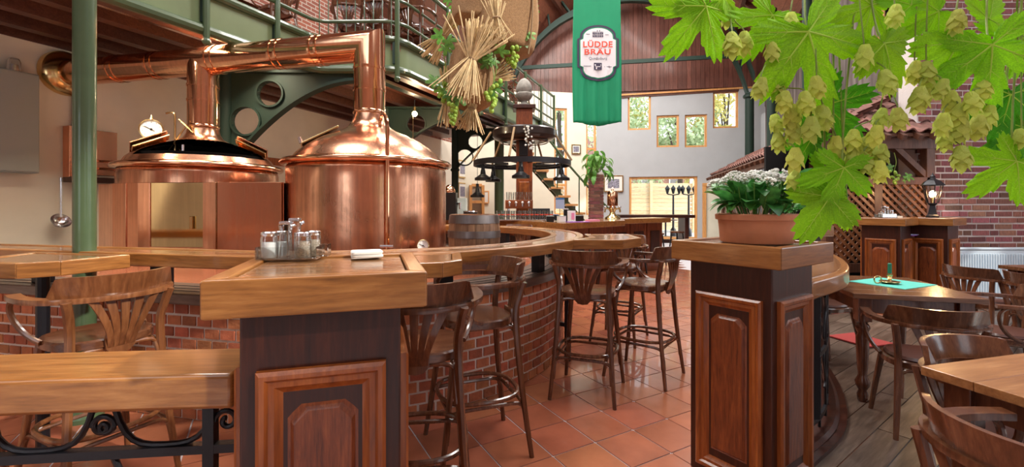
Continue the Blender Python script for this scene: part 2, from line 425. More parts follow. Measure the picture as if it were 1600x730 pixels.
# ------------------------------------------------------------------ floor with tiles
fl = MB().prism([(-9, -3.5), (11, -3.5), (11, 17.5), (-9, 17.5)], -.12, -.004)
floor = struct(fl.build('floor', 'grout', smooth=0))
ta = R(29.3); TA = Vector((-math.sin(ta), math.cos(ta))); TB = Vector((math.cos(ta), math.sin(ta))); TP = Vector((.343, 2.917)); TS = .30
tile_me = MB().box(0, 0, -.004, TS - .010, TS - .010, .012)
tm = tile_me.mesh('tile', 0); tm.materials.append(M['terracotta_tile'])
cands = []
for i in range(-45, 50):
    for j in range(-45, 50):
        c = TP + TA * (TS * (i + .5)) + TB * (TS * (j + .5))
        if not (-7.5 < c.x < 7.5 and .2 < c.y < 16.0): continue
        if c.x < WLx(c.y) + .2: continue
        if right_of_rail(c.x - .12, c.y): continue
        q = c - RC; al = q.dot(AX); pn = abs(q.dot(NA))
        if (al > 0 and pn < 1.75) or q.length < 1.75: continue
        px = 800 + c.x / c.y * F; py = 320 + 1.4 / c.y * F
        vis = (0 < px < 1600 and py < 735)
        if px < 640 and c.y > 2.9: vis = False
        if 1080 < px and c.y > 2.3: vis = False
        if px < 378 and py < 640: vis = False
        area_px = (F / c.y) ** 2 * (1.4 / c.y)
        cands.append((0 if vis else 1, -area_px, c))
cands.sort(key=lambda t: (t[0], t[1]))
ang_t = math.atan2(TB.y, TB.x)
rest = MB()
for k, (v, a, c) in enumerate(cands):
    if k < 300: piece('tile', tm, floor, (c.x, c.y, 0), (0, 0, ang_t))
    else: rest.box(c.x, c.y, -.004, TS - .008, TS - .008, .012, ang_t)
stuff(rest.build('tile', 'terracotta_tile', floor, 0))
# wooden floor of the corner behind the railing
wf_dir = Vector((.80, .60)); wf_n = Vector((-.60, .80))
pk = 0
for k in range(-30, 40):
    for seg in range(-3, 6):
        a = wf_dir * (seg * 2.1 + (k % 3) * .7) + wf_n * (k * .16); L = 2.09
        # clip the plank to the corner by sampling
        ts = [t for t in [i * .06 for i in range(36)] if right_of_rail((a + wf_dir * t).x + .16, (a + wf_dir * t).y) and .3 < (a + wf_dir * t).y < 6.1 and (a + wf_dir * t).x < 7.6]
        if len(ts) < 3: continue
        t0, t1 = ts[0], min(ts[-1] + .06, L); c = a + wf_dir * ((t0 + t1) / 2)
        MB().box(0, 0, 0, t1 - t0, .154, .02).build('plank', 'floor_plank', floor, 0, loc=(c.x, c.y, .0), rz=math.atan2(.6, .8)); pk += 1
# terrace outside
struct(MB().prism([(-12, 17.6), (22, 17.6), (22, 40), (-12, 40)], -.12, -.02).build('floor_terrace', 'paving', smooth=0))

# ------------------------------------------------------------------ walls
def wall(name, p0, p1, z0, z1, th, holes, mat):
    p0 = Vector(p0); p1 = Vector(p1); L = (p1 - p0).length; d = (p1 - p0) / L; n = Vector((-d.y, d.x))
    xs = sorted({0, L} | {h[0] for h in holes} | {h[1] for h in holes}); zs = sorted({z0, z1} | {h[2] for h in holes} | {h[3] for h in holes})
    mb = MB()
    for i in range(len(xs) - 1):
        for j in range(len(zs) - 1):
            cx = (xs[i] + xs[i + 1]) / 2; cz = (zs[j] + zs[j + 1]) / 2
            if any(h[0] < cx < h[1] and h[2] < cz < h[3] for h in holes): continue
            mb.box(cx, th / 2, cz, xs[i + 1] - xs[i], th, zs[j + 1] - zs[j])
    o = mb.build(name, mat, smooth=0, loc=(p0.x, p0.y, 0), rz=math.atan2(d.y, d.x))
    return struct(o)
def hit(p0, p1, px):
    p0 = Vector(p0); p1 = Vector(p1); d = p1 - p0; k = (px - 800) / F
    t = (k * p0.y - p0.x) / (d.x - k * d.y)
    return t * d.length, p0.y + t * d.y
def hole(p0, p1, x0, x1, y0, y1):
    s0, Y0 = hit(p0, p1, x0); s1, Y1 = hit(p0, p1, x1); Y = (Y0 + Y1) / 2
    return (s0, s1, 1.4 - (y1 - 320) / F * Y, 1.4 - (y0 - 320) / F * Y)
nwin = [0]
def window(p0, p1, h, th, fw=.09, bars=(), zbars=()):
    """pine frame and pane filling a hole of a wall"""
    p0 = Vector(p0); p1 = Vector(p1); d = (p1 - p0).normalized(); nwin[0] += 1
    o = D.objects.new('window_%d' % nwin[0], None); COL.objects.link(o); struct(o)
    o.location = (p0.x + d.x * h[0], p0.y + d.y * h[0], h[2]); o.rotation_euler = (0, 0, math.atan2(d.y, d.x))
    w = h[1] - h[0]; H = h[3] - h[2]; y = th * .35
    for nm, c, sz in (('window_stile', (fw / 2, y, H / 2), (fw, .1, H)), ('window_stile', (w - fw / 2, y, H / 2), (fw, .1, H)),
                      ('window_rail', (w / 2, y, fw / 2), (w - 2 * fw, .1, fw)), ('window_rail', (w / 2, y, H - fw / 2), (w - 2 * fw, .1, fw))):
        MB().box(*c, *sz).build(nm, 'pine', o, 0, .006)
    for b in bars: MB().box(w * b, y, H / 2, fw * .8, .09, H - 2 * fw).build('mullion', 'pine', o, 0)
    for b in zbars: MB().box(w / 2, y, H * b, w - 2 * fw, .09, fw).build('transom', 'pine', o, 0)
    MB().box(w / 2, y, H / 2, w - 2 * fw, .008, H - 2 * fw).build('pane', 'pane', o, 0)
    return o
# left wall
mt, nt, bs = base('brick_far')
bt = nt.nodes.new('ShaderNodeTexBrick'); bt.inputs['Color1'].default_value = (.30, .09, .05, 1); bt.inputs['Color2'].default_value = (.20, .06, .04, 1); bt.inputs['Mortar'].default_value = (.42, .36, .30, 1)
bt.inputs['Scale'].default_value = 1; bt.inputs['Brick Width'].default_value = .25; bt.inputs['Row Height'].default_value = .083; bt.inputs['Mortar Size'].default_value = .01
_c = nt.nodes.new('ShaderNodeTexCoord'); _s = nt.nodes.new('ShaderNodeSeparateXYZ'); _cb = nt.nodes.new('ShaderNodeCombineXYZ')
nt.links.new(_c.outputs['Object'], _s.inputs[0]); nt.links.new(_s.outputs[0], _cb.inputs[0]); nt.links.new(_s.outputs[2], _cb.inputs[1]); nt.links.new(_cb.outputs[0], bt.inputs['Vector'])
nt.links.new(bt.outputs['Color'], bs.inputs['Base Color']); bs.inputs['Roughness'].default_value = .85; bump(nt, bs, bt.outputs['Fac'], -.3, .01)
LW0 = (WLx(-3.0), -3.0); LW1 = (WLx(16.2), 16.2)
wall('wall_left', LW0, LW1, 0, 3.5, .3, [], 'plaster')
wall('wall_left_upper', LW0, LW1, 3.5, 7.4, .3, [], 'brick_far')
# back walls
B1 = ((WLx(16.1), 16.1), (1.05, 16.7)); B2 = ((1.05, 16.7), (3.2, 17.1)); B3 = ((3.2, 17.1), (9.2, 16.0))
wall('wall_back_left', *B1, 0, 5.6, .3, [], 'plaster_warm')
h1 = hole(*B2, 866, 886, 169, 336); h2 = hole(*B2, 916, 932.0, 169, 336)
wall('wall_back_mid', *B2, 0, 5.6, .3, [h1, h2], 'plaster_warm')
for h in (h1, h2): window(*B2, h, .3, .07, zbars=(.62, .28))
hs = [hole(*B3, 981, 1017, 147, 203), hole(*B3, 1026, 1061, 180, 230), hole(*B3, 1070, 1105, 179, 230), hole(*B3, 1114, 1154, 142, 200)]
hg = hole(*B3, 983, 1090, 276, 374)
wall('wall_back', *B3, 0, 6.2, .3, hs + [hg], 'plaster_grey')
for h in hs: window(*B3, h, .3, .07)
window(*B3, hg, .3, .09)
# right wall running back from the brick wall
RW0 = (9.0, 16.1); RW1 = (6.05, 6.35)
mt, nt, bs = base('old_timber')
vec = coords(nt, 'Object', (5, 5, .5), rnd=False); nt.links.new(ramp(nt, noise(nt, vec, 1.4, 6), [(.3, (.045, .035, .032)), (.5, (.13, .10, .09)), (.7, (.26, .23, .21))]), bs.inputs['Base Color']); bs.inputs['Roughness'].default_value = .8
hw = hole(RW0, RW1, 1212, 1246, 10, 110); hw2 = hole(RW0, RW1, 1366, 1392, -10, 60); hw3 = hole(RW0, RW1, 1186, 1196, 170, 235)
wall('wall_right_far', RW0, RW1, 0, 7.2, .3, [hw, hw2, hw3], 'old_timber')
for h in (hw, hw2, hw3): window(RW0, RW1, h, .3, .06)
# orange door beside the terrace window
sd, Yd = hit(*B3, 1112); dr = Vector(B3[1]) - Vector(B3[0]); dr.normalize(); dpos = Vector(B3[0]) + dr * sd
door = D.objects.new('door_1', None); COL.objects.link(door); struct(door); door.location = (dpos.x, dpos.y - .05, 0); door.rotation_euler = (0, 0, math.atan2(dr.y, dr.x))
for x in (-.28, .62): MB().box(x, -.03, 1.05, .12, .1, 2.1).build('door_stile', 'pine', door, 0, .005)
MB().box(.17, -.03, 2.12, 1.02, .1, .12).build('door_rail', 'pine', door, 0, .005); MB().box(.17, .0, 1.05, .8, .03, 2.1).build('door_leaf', 'plaster_warm', door, 0)
# door in the wall beside the stair
s_, Y_ = hit(*B1, 745); d1 = (Vector(B1[1]) - Vector(B1[0])).normalized(); dp = Vector(B1[0]) + d1 * s_
door2 = D.objects.new('door_2', None); COL.objects.link(door2); struct(door2); door2.location = (dp.x, dp.y - .04, 0); door2.rotation_euler = (0, 0, math.atan2(d1.y, d1.x))
for x in (-.22, .22): MB().box(x, -.03, 1.05, .1, .1, 2.1).build('door_stile', 'pine', door2, 0, .005)
for z in (.1, .9, 1.5, 2.1): MB().box(0, -.03, z, .36, .08, .1).build('door_rail', 'pine', door2, 0, .005)
MB().box(0, .0, 1.05, .36, .02, 2.1).build('pane', 'pane', door2, 0)

# walls behind and beside the photographer, with the windows that let the daylight in
WF0 = (8.0, -3.2); WF1 = (WLx(-3.2), -3.2)
hf = [(2.4, 4.4, .9, 3.0), (10.4, 12.4, .9, 3.0)]
wall('wall_front', WF0, WF1, 0, 7.4, .3, hf, 'brick_far')
for h in hf: window(WF0, WF1, h, .3, .08, bars=(.5,), zbars=(.6,))
WS0 = (8.0, 6.3); WS1 = (8.0, -3.2)
hs_ = [(.9, 3.3, .9, 3.2), (4.2, 6.6, .9, 3.2)]
wall('wall_right_side', WS0, WS1, 0, 7.4, .3, hs_, 'brick_far')
for h in hs_: window(WS0, WS1, h, .3, .08, bars=(.5,), zbars=(.6,))
# brick wall on the right, brick by brick
BY = 6.25
wr = struct(MB().box(6.75, BY + .140, 2.4, 2.3, .30, 4.8).build('wall_right', 'mortar_pale', smooth=0))
bl = []
course = .0875
for r in range(int(4.8 / course)):
    x = 5.62 - (.0 if r % 2 else .18); k = 0
    while x < 7.9:
        w = .228 if (k + r) % 2 else .106
        if r % 4 == 0: w = .228
        x0 = max(x, 5.60); x1 = min(x + w, 7.9)
        if x1 - x0 > .04: bl.append(((x0 + x1) / 2, r * course + course / 2 + .003, x1 - x0))
        x += w + .019; k += 1
def bvis(b):
    p = 800 + b[0] / BY * F; q = 320 - (b[1] - 1.4) / BY * F
    v = 0 <= p <= 1600 and 0 <= q <= 400
    return (0 if v else 1, -b[2])
bl.sort(key=bvis)
unit = MB().box(0, 0, 0, 1, .04, course - .020).mesh('brick', 0); unit.materials.append(M['brick_wall'])
rest = MB()
for k, (x, z, w) in enumerate(bl):
    y = BY + random.uniform(-.006, .004)
    if k < 300: piece('brick', unit, wr, (x - 0, y, z), (0, random.uniform(-.01, .01), 0), (w, 1, random.uniform(.93, 1)))
    else: rest.box(x, y, z, w, .04, course - .020)
stuff(rest.build('brick', 'brick_wall', wr, 0))
# pipe at the wall edge
tag(MB().tube([(5.70, BY - .06, .05), (5.70, BY - .06, 2.28)], .022, 10).build('downpipe', 'copper_clad'), 'thin copper downpipe at the edge of the red brick wall', 'pipe')

# ------------------------------------------------------------------ gable and roof
def gY(X): return 16.85 - .17 * (X - 4.4)
def roofz(X): return 10.7 - .9 * abs(X - 4.4)
gw = thing('gable_cladding', 'dark red vertical board cladding of the gable above the windows', 'cladding', (4.4, gY(4.4), 5.5)); del gw['category']; del gw['label']; struct(gw); gw.name = 'wall_gable'
for k in range(70):
    X = -1.15 + k * .155
    z0 = 5.42 if X < 3.0 else 5.62
    z1 = min(10.6, roofz(X) + .05)
    if z1 - z0 < .2: continue
    c = Vector((X, gY(X) - .06 - (.012 if k % 2 else 0), (z0 + z1) / 2)) - Vector((4.4, gY(4.4), 5.5))
    MB().box(0, 0, 0, .15, .03, z1 - z0).build('board', 'gable_board', gw, 0, loc=c, rz=-.168)
_g = [(-1.3, 5.3), (9.5, 5.5), (9.5, 6.1), (4.4, 10.75), (-.9, 5.98)]
_v = [Vector((x, gY(x) - .02 + dy, z)) - gw.location for dy in (0, .06) for x, z in _g]
MB().add(_v, [(0, 1, 2, 3, 4), (9, 8, 7, 6, 5)] + [(i, (i + 1) % 5, 5 + (i + 1) % 5, 5 + i) for i in range(5)]).build('backing', 'beam', gw, 0)
MB().bar(Vector((-1.1, gY(-1.1), 5.4)) - gw.location, Vector((9, gY(9), 5.6)) - gw.location, .12, .06).build('sill_board', 'pine', gw, 0)
HX = Vector((.37, .93, 0)) / Vector((.37, .93, 0)).length
ceil = D.objects.new('ceiling', None); COL.objects.link(ceil); struct(ceil)
def rpt(side, s, t):
    """s 0 ridge..1 eave, t metres towards the camera"""
    X = 4.4 + side * 5.1 * s; p = Vector((X, gY(X), 10.7 - .9 * 5.1 * s))
    return p - HX * t
for side in (-1, 1):
    for i in range(24):
        s0 = i / 24; s1 = (i + .97) / 24
        a, b, c, d = rpt(side, s0, -.3), rpt(side, s1, -.3), rpt(side, s1, 20), rpt(side, s0, 20)
        up = Vector((0, 0, .05))
        MB().add([a, b, c, d, a + up, b + up, c + up, d + up], [(0, 1, 2, 3), (4, 5, 6, 7), (0, 1, 5, 4), (1, 2, 6, 5), (2, 3, 7, 6), (3, 0, 4, 7)]).build('board', 'ceiling_board', ceil, 0)
    for s in (.2, .45, .7, .93):
        a, b = rpt(side, s, 0), rpt(side, s, 20)
        MB().bar(a - Vector((0, 0, .12)), b - Vector((0, 0, .12)), .12, .2).build('purlin', 'beam', ceil, 0)
    for t in (3.2, 6.4, 9.6, 12.8):
        a, b = rpt(side, 0, t), rpt(side, 1, t)
        MB().bar(a - Vector((0, 0, .08)), b - Vector((0, 0, .08)), .1, .14).build('rafter', 'beam', ceil, 0)
# arched truss
tr = thing('roof_truss', 'dark green arched iron roof truss in front of the wooden gable', 'truss', (4.4, 15.6, 0))
def tp(px, py, dy=0):
    k = (px - 800) / F; Y = (16.85 + .17 * 4.4) / (1 + .17 * k) - 1.0 - dy
    return at(px, py, Y) - tr.location
arcs = catmull([tp(*p) for p in ((802, 128), (812, 105), (835, 70), (866, 40), (900, 20), (940, 5), (985, -2), (1040, 4), (1085, 22), (1118, 48), (1142, 84), (1158, 118), (1172, 160))], 5)
MB().sweep(arcs, [(-.1, -.12), (.1, -.12), (.1, .12), (-.1, .12)]).build('arch_rib', 'green_dark', tr, 30)
arc2 = catmull([tp(*p) for p in ((800, 95), (830, 48), (862, 12), (900, -20), (985, -60), (1080, -18), (1130, 28), (1158, 72), (1178, 120))], 5)
MB().sweep(arc2, [(-.1, -.12), (.1, -.12), (.1, .12), (-.1, .12)]).build('rafter_rib', 'green_dark', tr, 30)
for i in range(4, len(arcs) - 4, 5):
    j = int(i * (len(arc2) - 1) / (len(arcs) - 1)); MB().bar(arcs[i], arc2[j], .06, .16, (0, 1, 0)).build('strut', 'green_dark', tr, 0)
MB().bar(tp(800, 107), tp(1152, 87), .1, .13).build('tie_beam', 'green_dark', tr, 0)
col = tp(1171, 150); MB().tube([(col.x, col.y, 0), (col.x, col.y, col.z + .1)], .14, 14).build('column', 'green_dark', tr)
capz = tp(1171, 150).z; MB().lathe([(.14, 0), (.2, .05), (.2, .12), (.15, .16)], 14, (col.x, col.y, capz - .1)).build('capital', 'green_dark', tr)
for (px, Y, r, lab) in ((1206, 12.0, .12, 'tall green iron column between the gable and the tiled lean-to roof'), (1262, 9.2, .1, 'green iron column standing behind the hanging hop vine')):
    x = gx(px, Y)
    c = thing('iron_column', lab, 'column', (x, Y, 0)); MB().tube([(0, 0, .1), (0, 0, 6.6)], r, 14).build('shaft', 'green_dark', c); MB().lathe([(r * 1.7, 0), (r * 1.7, .1), (r * 1.1, .16), (r, .2)], 14).build('base', 'green_dark', c)

# ------------------------------------------------------------------ gallery
J1 = Vector((-2.73, 6.3, 0)); J2 = Vector((-1.60, 6.27, 0)); G0 = Vector((-5.2, .47, 0)); G1 = Vector((1.15, 13.4, 0))
def rounded(pts, r=.22, n=5):
    out = [pts[0]]
    for i in range(1, len(pts) - 1):
        p = pts[i]; a = (pts[i - 1] - p).normalized() * r + p; b = (pts[i + 1] - p).normalized() * r + p
        out += bez(a, a.lerp(p, .6), b.lerp(p, .6), b, n)
    out.append(pts[-1]); return out
def dens(pts, step=.5):
    out = []
    for a, b in zip(pts[:-1], pts[1:]):
        k = max(1, int((b - a).length / step)); out += [a.lerp(b, i / k) for i in range(k)]
    return out + [pts[-1]]
GP = rounded([G0, J1, J2, G1])
def lift(pts, z, off=0.0):
    res = []
    for i, p in enumerate(pts):
        t = (pts[min(i + 1, len(pts) - 1)] - pts[max(0, i - 1)]); t.z = 0; t.normalize()
        res.append(Vector((p.x + t.y * off, p.y - t.x * off, z)))
    return res
gal = thing('gallery', 'pale green steel gallery above the copper kettles with tubular railings', 'gallery', (-3, 6, 3.25))
def G(mb, nm, mat, sm=35): mb.xf(Matrix.Translation(-gal.location)); return mb.build(nm, mat, gal, sm)
G(MB().sweep(lift(GP, 0), [(-.03, 3.25), (.03, 3.25), (.03, 3.66), (-.03, 3.66)]), 'fascia_beam', 'green_pale', 30)
G(MB().tube(lift(GP, 3.27, .05), .06, 10), 'bottom_tube', 'green_paint'); G(MB().tube(lift(GP, 3.69, .05), .05, 10), 'top_tube', 'green_paint')
G(MB().tube(lift(GP, 3.93, .06), .026, 8), 'lower_rail', 'green_paint'); G(MB().tube(lift(GP, 4.25, .06), .022, 8), 'middle_rail', 'green_paint'); G(MB().tube(lift(GP, 4.62, .06), .035, 8), 'handrail', 'green_paint')
gpts = dens([G0, J1], 1.35)[1:-1] + [J1.lerp(J2, .93)] + dens([J2, G1], 1.25)[1:]
gpts = [at(437, 100, 5.62)] + [g for g in gpts if (g - Vector((-2.9, 5.6, 0))).length > .6]
for g in gpts:
    t = HX; p = Vector((g.x + t.y * .10, g.y - t.x * .10, 0))
    if g is gpts[0]: p = Vector((-3.02 + .1, 5.62, 0))
    G(MB().tube([(p.x, p.y, 3.14), (p.x, p.y, 4.64)], .034, 8), 'post', 'green_paint'); G(MB().ball((p.x, p.y, 3.14), .045, 8), 'post_foot', 'green_paint')
    G(MB().box(p.x - .04, p.y + .02, 3.5, .05, .05, .3), 'post_plate', 'green_dark', 0)
# slender balusters
for s in range(0, 20):
    a = J2.lerp(G1, (s + .5) / 20); G(MB().tube([(a.x + .05, a.y - .02, 3.7), (a.x + .05, a.y - .02, 4.6)], .008, 5), 'baluster', 'green_paint')
for s in range(0, 9):
    a = J1.lerp(J2, (s + .5) / 9); G(MB().tube([(a.x, a.y - .05, 3.7), (a.x, a.y - .05, 4.6)], .008, 5), 'baluster', 'green_paint')
def wl(Y): return Vector((WLx(Y) + .02, Y, 0))
deckpoly = [G0, J1, J2, G1, wl(14.6), wl(.2)]
G(MB().prism([(p.x, p.y) for p in deckpoly], 3.55, 3.64), 'deck', 'ceiling_board', 0)
for off in (.5, 1.0, 1.55, 2.1, 2.6):
    a = Vector((-5.2 - off * .92, .47 + off * .39 - .5, 0)); b = a + HX * 13.2
    if off > 1.4: b = a + HX * 13.0
    G(MB().bar((a.x, a.y, 3.46), (b.x, b.y, 3.46), .14, .2), 'joist', 'beam', 0)
for off in (-.45, -.9):
    a = J2 + Vector((0, .25, 0)) + Vector((-.92, .39, 0)) * (-off * .7); b = a + HX * 7.2
    G(MB().bar((a.x, a.y, 3.46), (b.x, b.y, 3.46), .14, .2), 'joist', 'beam', 0)
a = Vector((-4.9, 1.7, 0)) + Vector((-.92, .39, 0)) * .25; b = a + HX * 5
G(MB().bar((a.x, a.y, 3.40), (b.x, b.y, 3.40), .10, .05), 'ceiling_rail', 'steel', 0)
a = J2 + Vector((-.5, .4, 0)); b = a + HX * 7.0
G(MB().bar((a.x, a.y, 3.30), (b.x, b.y, 3.30), .14, .05), 'ceiling_rail', 'steel', 0)
# bracketed columns below
def bracket_column(px, Y, L, lab, ztop=3.24, drop=1.35, ang=0.03, zb=0.0):
    x = gx(px, Y)
    c = thing('iron_column', lab, 'column', (x, Y, 0), ang)
    c.location.z = zb; ztop -= zb
    MB().tube([(0, 0, .1), (0, 0, ztop)], .085, 16).build('shaft', 'green_dark', c); MB().lathe([(.16, 0), (.16, .08), (.1, .14), (.085, .2)], 16).build('base', 'green_dark', c)
    MB().lathe([(.085, 0), (.11, .02), (.11, .06), (.085, .08)], 16, (0, 0, ztop - drop - .08)).build('collar', 'green_dark', c)
    def arcz(u): # u 0..1
        return ztop - .10 - drop * (1 - math.sin(u * math.pi / 2) ** .8)
    circ = [(.33 * L, ztop - .30, .17), (.13 * L + .04, ztop - .68, .19)]
    front = []; mb = MB(); N = 56
    for i in range(N):
        x0 = .08 + (L - .08) * i / N; x1 = .08 + (L - .08) * (i + 1) / N; xm = (x0 + x1) / 2
        cuts = []
        zl0, zl1 = arcz(x0 / L), arcz(x1 / L)
        for cx, cz, r in circ:
            if abs(xm - cx) < r: h = math.sqrt(r * r - (xm - cx) ** 2); cuts.append((cz - h, cz + h))
        cuts.sort(); segs = []; lo = (zl0, zl1)
        for a_, b_ in cuts:
            if a_ > max(lo): segs.append((lo, (a_, a_)))
            lo = (max(b_, lo[0]), max(b_, lo[1]))
        segs.append((lo, (ztop, ztop)))
        for (l0, l1), (t0, t1) in segs:
            if t0 - l0 < .004: continue
            mb.add([(x0, -.015, l0), (x1, -.015, l1), (x1, -.015, t1), (x0, -.015, t0), (x0, .015, l0), (x1, .015, l1), (x1, .015, t1), (x0, .015, t0)],
                   [(0, 1, 2, 3), (4, 7, 6, 5), (0, 4, 5, 1), (3, 2, 6, 7), (0, 3, 7, 4), (1, 5, 6, 2)])
    mb.build('web_plate', 'green_dark', c, 0)
    path = [Vector((.08 + (L - .08) * i / 20, 0, arcz((.08 + (L - .08) * i / 20) / L))) for i in range(21)]
    MB().sweep(path, [(-.075, -.02), (.075, -.02), (.075, .02), (-.075, .02)]).build('arch_flange', 'green_dark', c, 40)
    MB().box(L / 2, 0, ztop, L, .15, .04).build('top_flange', 'green_dark', c, 0)
    for cx, cz, r in circ:
        pts = [Vector((cx + math.cos(t) * r, 0, cz + math.sin(t) * r)) for t in [2 * math.pi * k / 24 for k in range(24)]]
        v = MB()
        for k in range(24):
            a_ = 2 * math.pi * k / 24; b_ = 2 * math.pi * (k + 1) / 24
            q = lambda t, rr, y: (cx + math.cos(t) * rr, y, cz + math.sin(t) * rr)
            v.add([q(a_, r, -.05), q(b_, r, -.05), q(b_, r, .05), q(a_, r, .05), q(a_, r + .025, -.05), q(b_, r + .025, -.05), q(b_, r + .025, .05), q(a_, r + .025, .05)], [(0, 1, 2, 3), (4, 7, 6, 5), (0, 4, 5, 1), (3, 2, 6, 7)])
        v.build('ring', 'green_dark', c, 40)
    return c
bracket_column(353, 6.25, 1.85, 'green iron column with arched bracket between the two copper kettles', zb=.816)
bracket_column(603, 8.6, 1.75, 'green iron column with arched bracket behind the right copper kettle', drop=.95)
bracket_column(711, 11.0, 1.5, 'dark green column with arched bracket beside the framed prints', drop=.95)
c = thing('iron_column', 'green round column rising through the wooden counter at far left', 'column', (-2.79, 2.945, 0))
MB().tube([(0, 0, .06), (0, 0, 5.4)], .060, 20).build('shaft', 'green_paint', c); MB().lathe([(.10, 0), (.10, .03), (.075, .06), (.06, .09)], 20).build('base', 'green_paint', c)
c = thing('iron_column', 'slim green column behind the bar near the stair', 'column', (gx(780, 12.2), 12.2, 0))
MB().tube([(0, 0, .05), (0, 0, 3.5)], .13, 14).build('shaft', 'green_paint', c); MB().lathe([(.2, 0), (.2, .05), (.13, .1)], 14).build('base', 'green_paint', c)
# added strip lamps, hidden behind the gallery fascia to brighten wall and kettles
def strip(lab, p, L, power, back=.28):
    q = Vector((p.x - HX.y * back, p.y + HX.x * back, 3.47)); c = thing('fill_strip', lab, 'lamp', q, math.atan2(HX.y, HX.x))
    MB().box(0, 0, .05, L, .07, .05).build('housing', 'white', c, 0); MB().tube([(-L / 2 + .04, 0, .01), (L / 2 - .04, 0, .01)], .014, 8).build('tube', 'warm_disc', c)
    o = area('fill_strip_glow', q + Vector((0, 0, -.03)), (0, 0, 0), L, .06, power, (1, .84, .62)); n = Vector((-HX.y * .8, HX.x * .8, -1)).normalized()
    o.rotation_euler = Matrix((HX, n.cross(HX) * -1, -n)).transposed().to_euler()
strip('added strip lamp hidden behind the gallery beam above the left kettle', G0.lerp(J1, .70), 2.6, 95)
strip('added strip lamp hidden behind the gallery beam beyond the right kettle', J2.lerp(G1, .30), 2.6, 60)
# hanging lamp under the gallery
lp = at(648, 178, 8.0)
c = thing('pendant_bulb', 'bright bare bulb shining under the gallery', 'lamp', (lp.x, lp.y, lp.z))
MB().ball((0, 0, 0), .045, 12).build('bulb', 'bulb', c); MB().tube([(0, 0, .04), (0, 0, .12)], .025, 10).build('socket', 'brass', c); MB().tube([(0, 0, .12), (0, 0, 3.45 - lp.z)], .006, 6).build('cable', 'black', c)
MB().tube([(-.03, 0, -.03), (-.03, 0, -.75)], .006, 6).build('pull_chain', 'brass', c)
l = D.lights.new('pendant_light', 'POINT'); l.energy = 22; l.color = (1, .75, .45); l.shadow_soft_size = .06
lo = D.objects.new('pendant_light', l); COL.objects.link(lo); lo.location = (lp.x, lp.y - .09, lp.z)

# ------------------------------------------------------------------ brick plinth of the brewing island
isl = thing('brick_plinth', 'curved red brick plinth with a dark wooden ledge under the copper kettles', 'plinth', (RC.x, RC.y, 0))
def lo2(p, o): return (p[0] - o.x, p[1] - o.y)
core = [lo2(p, RC) for p in stadium(1.916, 3.4, 3.0)]
MB().prism(core, 0, .755).build('mortar_core', 'mortar', isl, 30)
bsz = .103; ch = .0755
bme = MB().box(0, 0, 0, bsz, .05, ch - .017).mesh('brick', 0); bme.materials.append(M['brick_red'])
path = [Vector(lo2(p, RC)) for p in stadium(1.90, 3.4, .2, 80)]
cum = [0]
for a, b in zip(path[:-1], path[1:]): cum.append(cum[-1] + (b - a).length)
def along(s):
    for i in range(len(cum) - 1):
        if cum[i + 1] >= s:
            t = (s - cum[i]) / max(1e-6, cum[i + 1] - cum[i]); d = (path[i + 1] - path[i]).normalized(); return path[i].lerp(path[i + 1], t), d
    return path[-1], (path[-1] - path[-2]).normalized()
step = bsz + .017; nb = 0; rest = MB()
for r in range(10):
    s = step * (.5 if r % 2 else 1.0)
    while s < cum[-1] - .2:
        p, d = along(s); ang = math.atan2(d.y, d.x); z = r * ch + ch / 2
        wx, wy = p.x + RC.x, p.y + RC.y; bpx = 800 + wx / wy * F; bpy_ = 320 + (1.4 - z) / wy * F
        ok = (640 < bpx < 872 and bpy_ < 715 and s < cum[-1] - 2.6 and wx > -.8) or (250 < bpx < 380 and (bpy_ < 552 or bpy_ > 640)) or (0 < bpx < 250 and bpy_ < 552 and r > 3)
        if ok and nb < 300: piece('brick', bme, isl, (p.x, p.y, z), (0, 0, ang)); nb += 1
        else: rest.box(p.x, p.y, z, bsz, .05, ch - .012, ang)
        s += step
stuff(rest.build('brick', 'brick_red', isl, 0))
lp_ = [Vector((*lo2(p, RC), 0)) for p in stadium(1.80, 3.4, 1.2, 48)]
MB().sweep(lp_, [(-.19, .755), (.165, .755), (.165, .825), (-.19, .825)]).build('ledge', 'ledge_board', isl, 30, .006)
MB().prism([lo2(p, RC) for p in stadium(1.62, 3.4, 3.0)], .75, .815).build('platform', 'terracotta_tile', isl, 30)
for rr in (1.72, 1.80, 1.88): MB().sweep([Vector((*lo2(p, RC), 0)) for p in stadium(rr, 3.4, .2, 48)], [(-.003, .824), (.003, .824), (.003, .8275), (-.003, .8275)]).build('groove', 'groove_and_shade', isl, 30)

# ------------------------------------------------------------------ ring counter
ring = thing('ring_counter', 'curved oak bar counter ringing the copper kettles', 'counter', (RC.x, RC.y, 0))
def rsweep(r0, r1, z0, z1, nm, mat, left=3.2):
    mid = (r0 + r1) / 2; h = (r1 - r0) / 2
    return MB().sweep([Vector((*lo2(p, RC), 0)) for p in stadium(mid, left, .9, 48)], [(-h, z0), (h, z0), (h, z1), (-h, z1)]).build(nm, mat, ring, 30, .006)
rsweep(2.06, 2.125, 1.02, 1.10, 'outer_band', 'oak_u'); rsweep(1.855, 2.058, 1.03, 1.094, 'worktop', 'oak_top_u'); rsweep(1.80, 1.853, 1.02, 1.10, 'inner_band', 'oak_u')
for th in (-60, -28, 8, 45, 90, 130):
    a = R(th); x, y = math.cos(a) * 1.84, math.sin(a) * 1.84
    MB().box(x, y, .925, .07, .12, .20, a).build('bracket', 'iron', ring, 0)
for k in (.6, 1.7, 2.7):
    p = AX * k + NA * 1.84; MB().box(p.x, p.y, .925, .12, .07, .20, math.atan2(AX.y, AX.x)).build('bracket', 'iron', ring, 0)

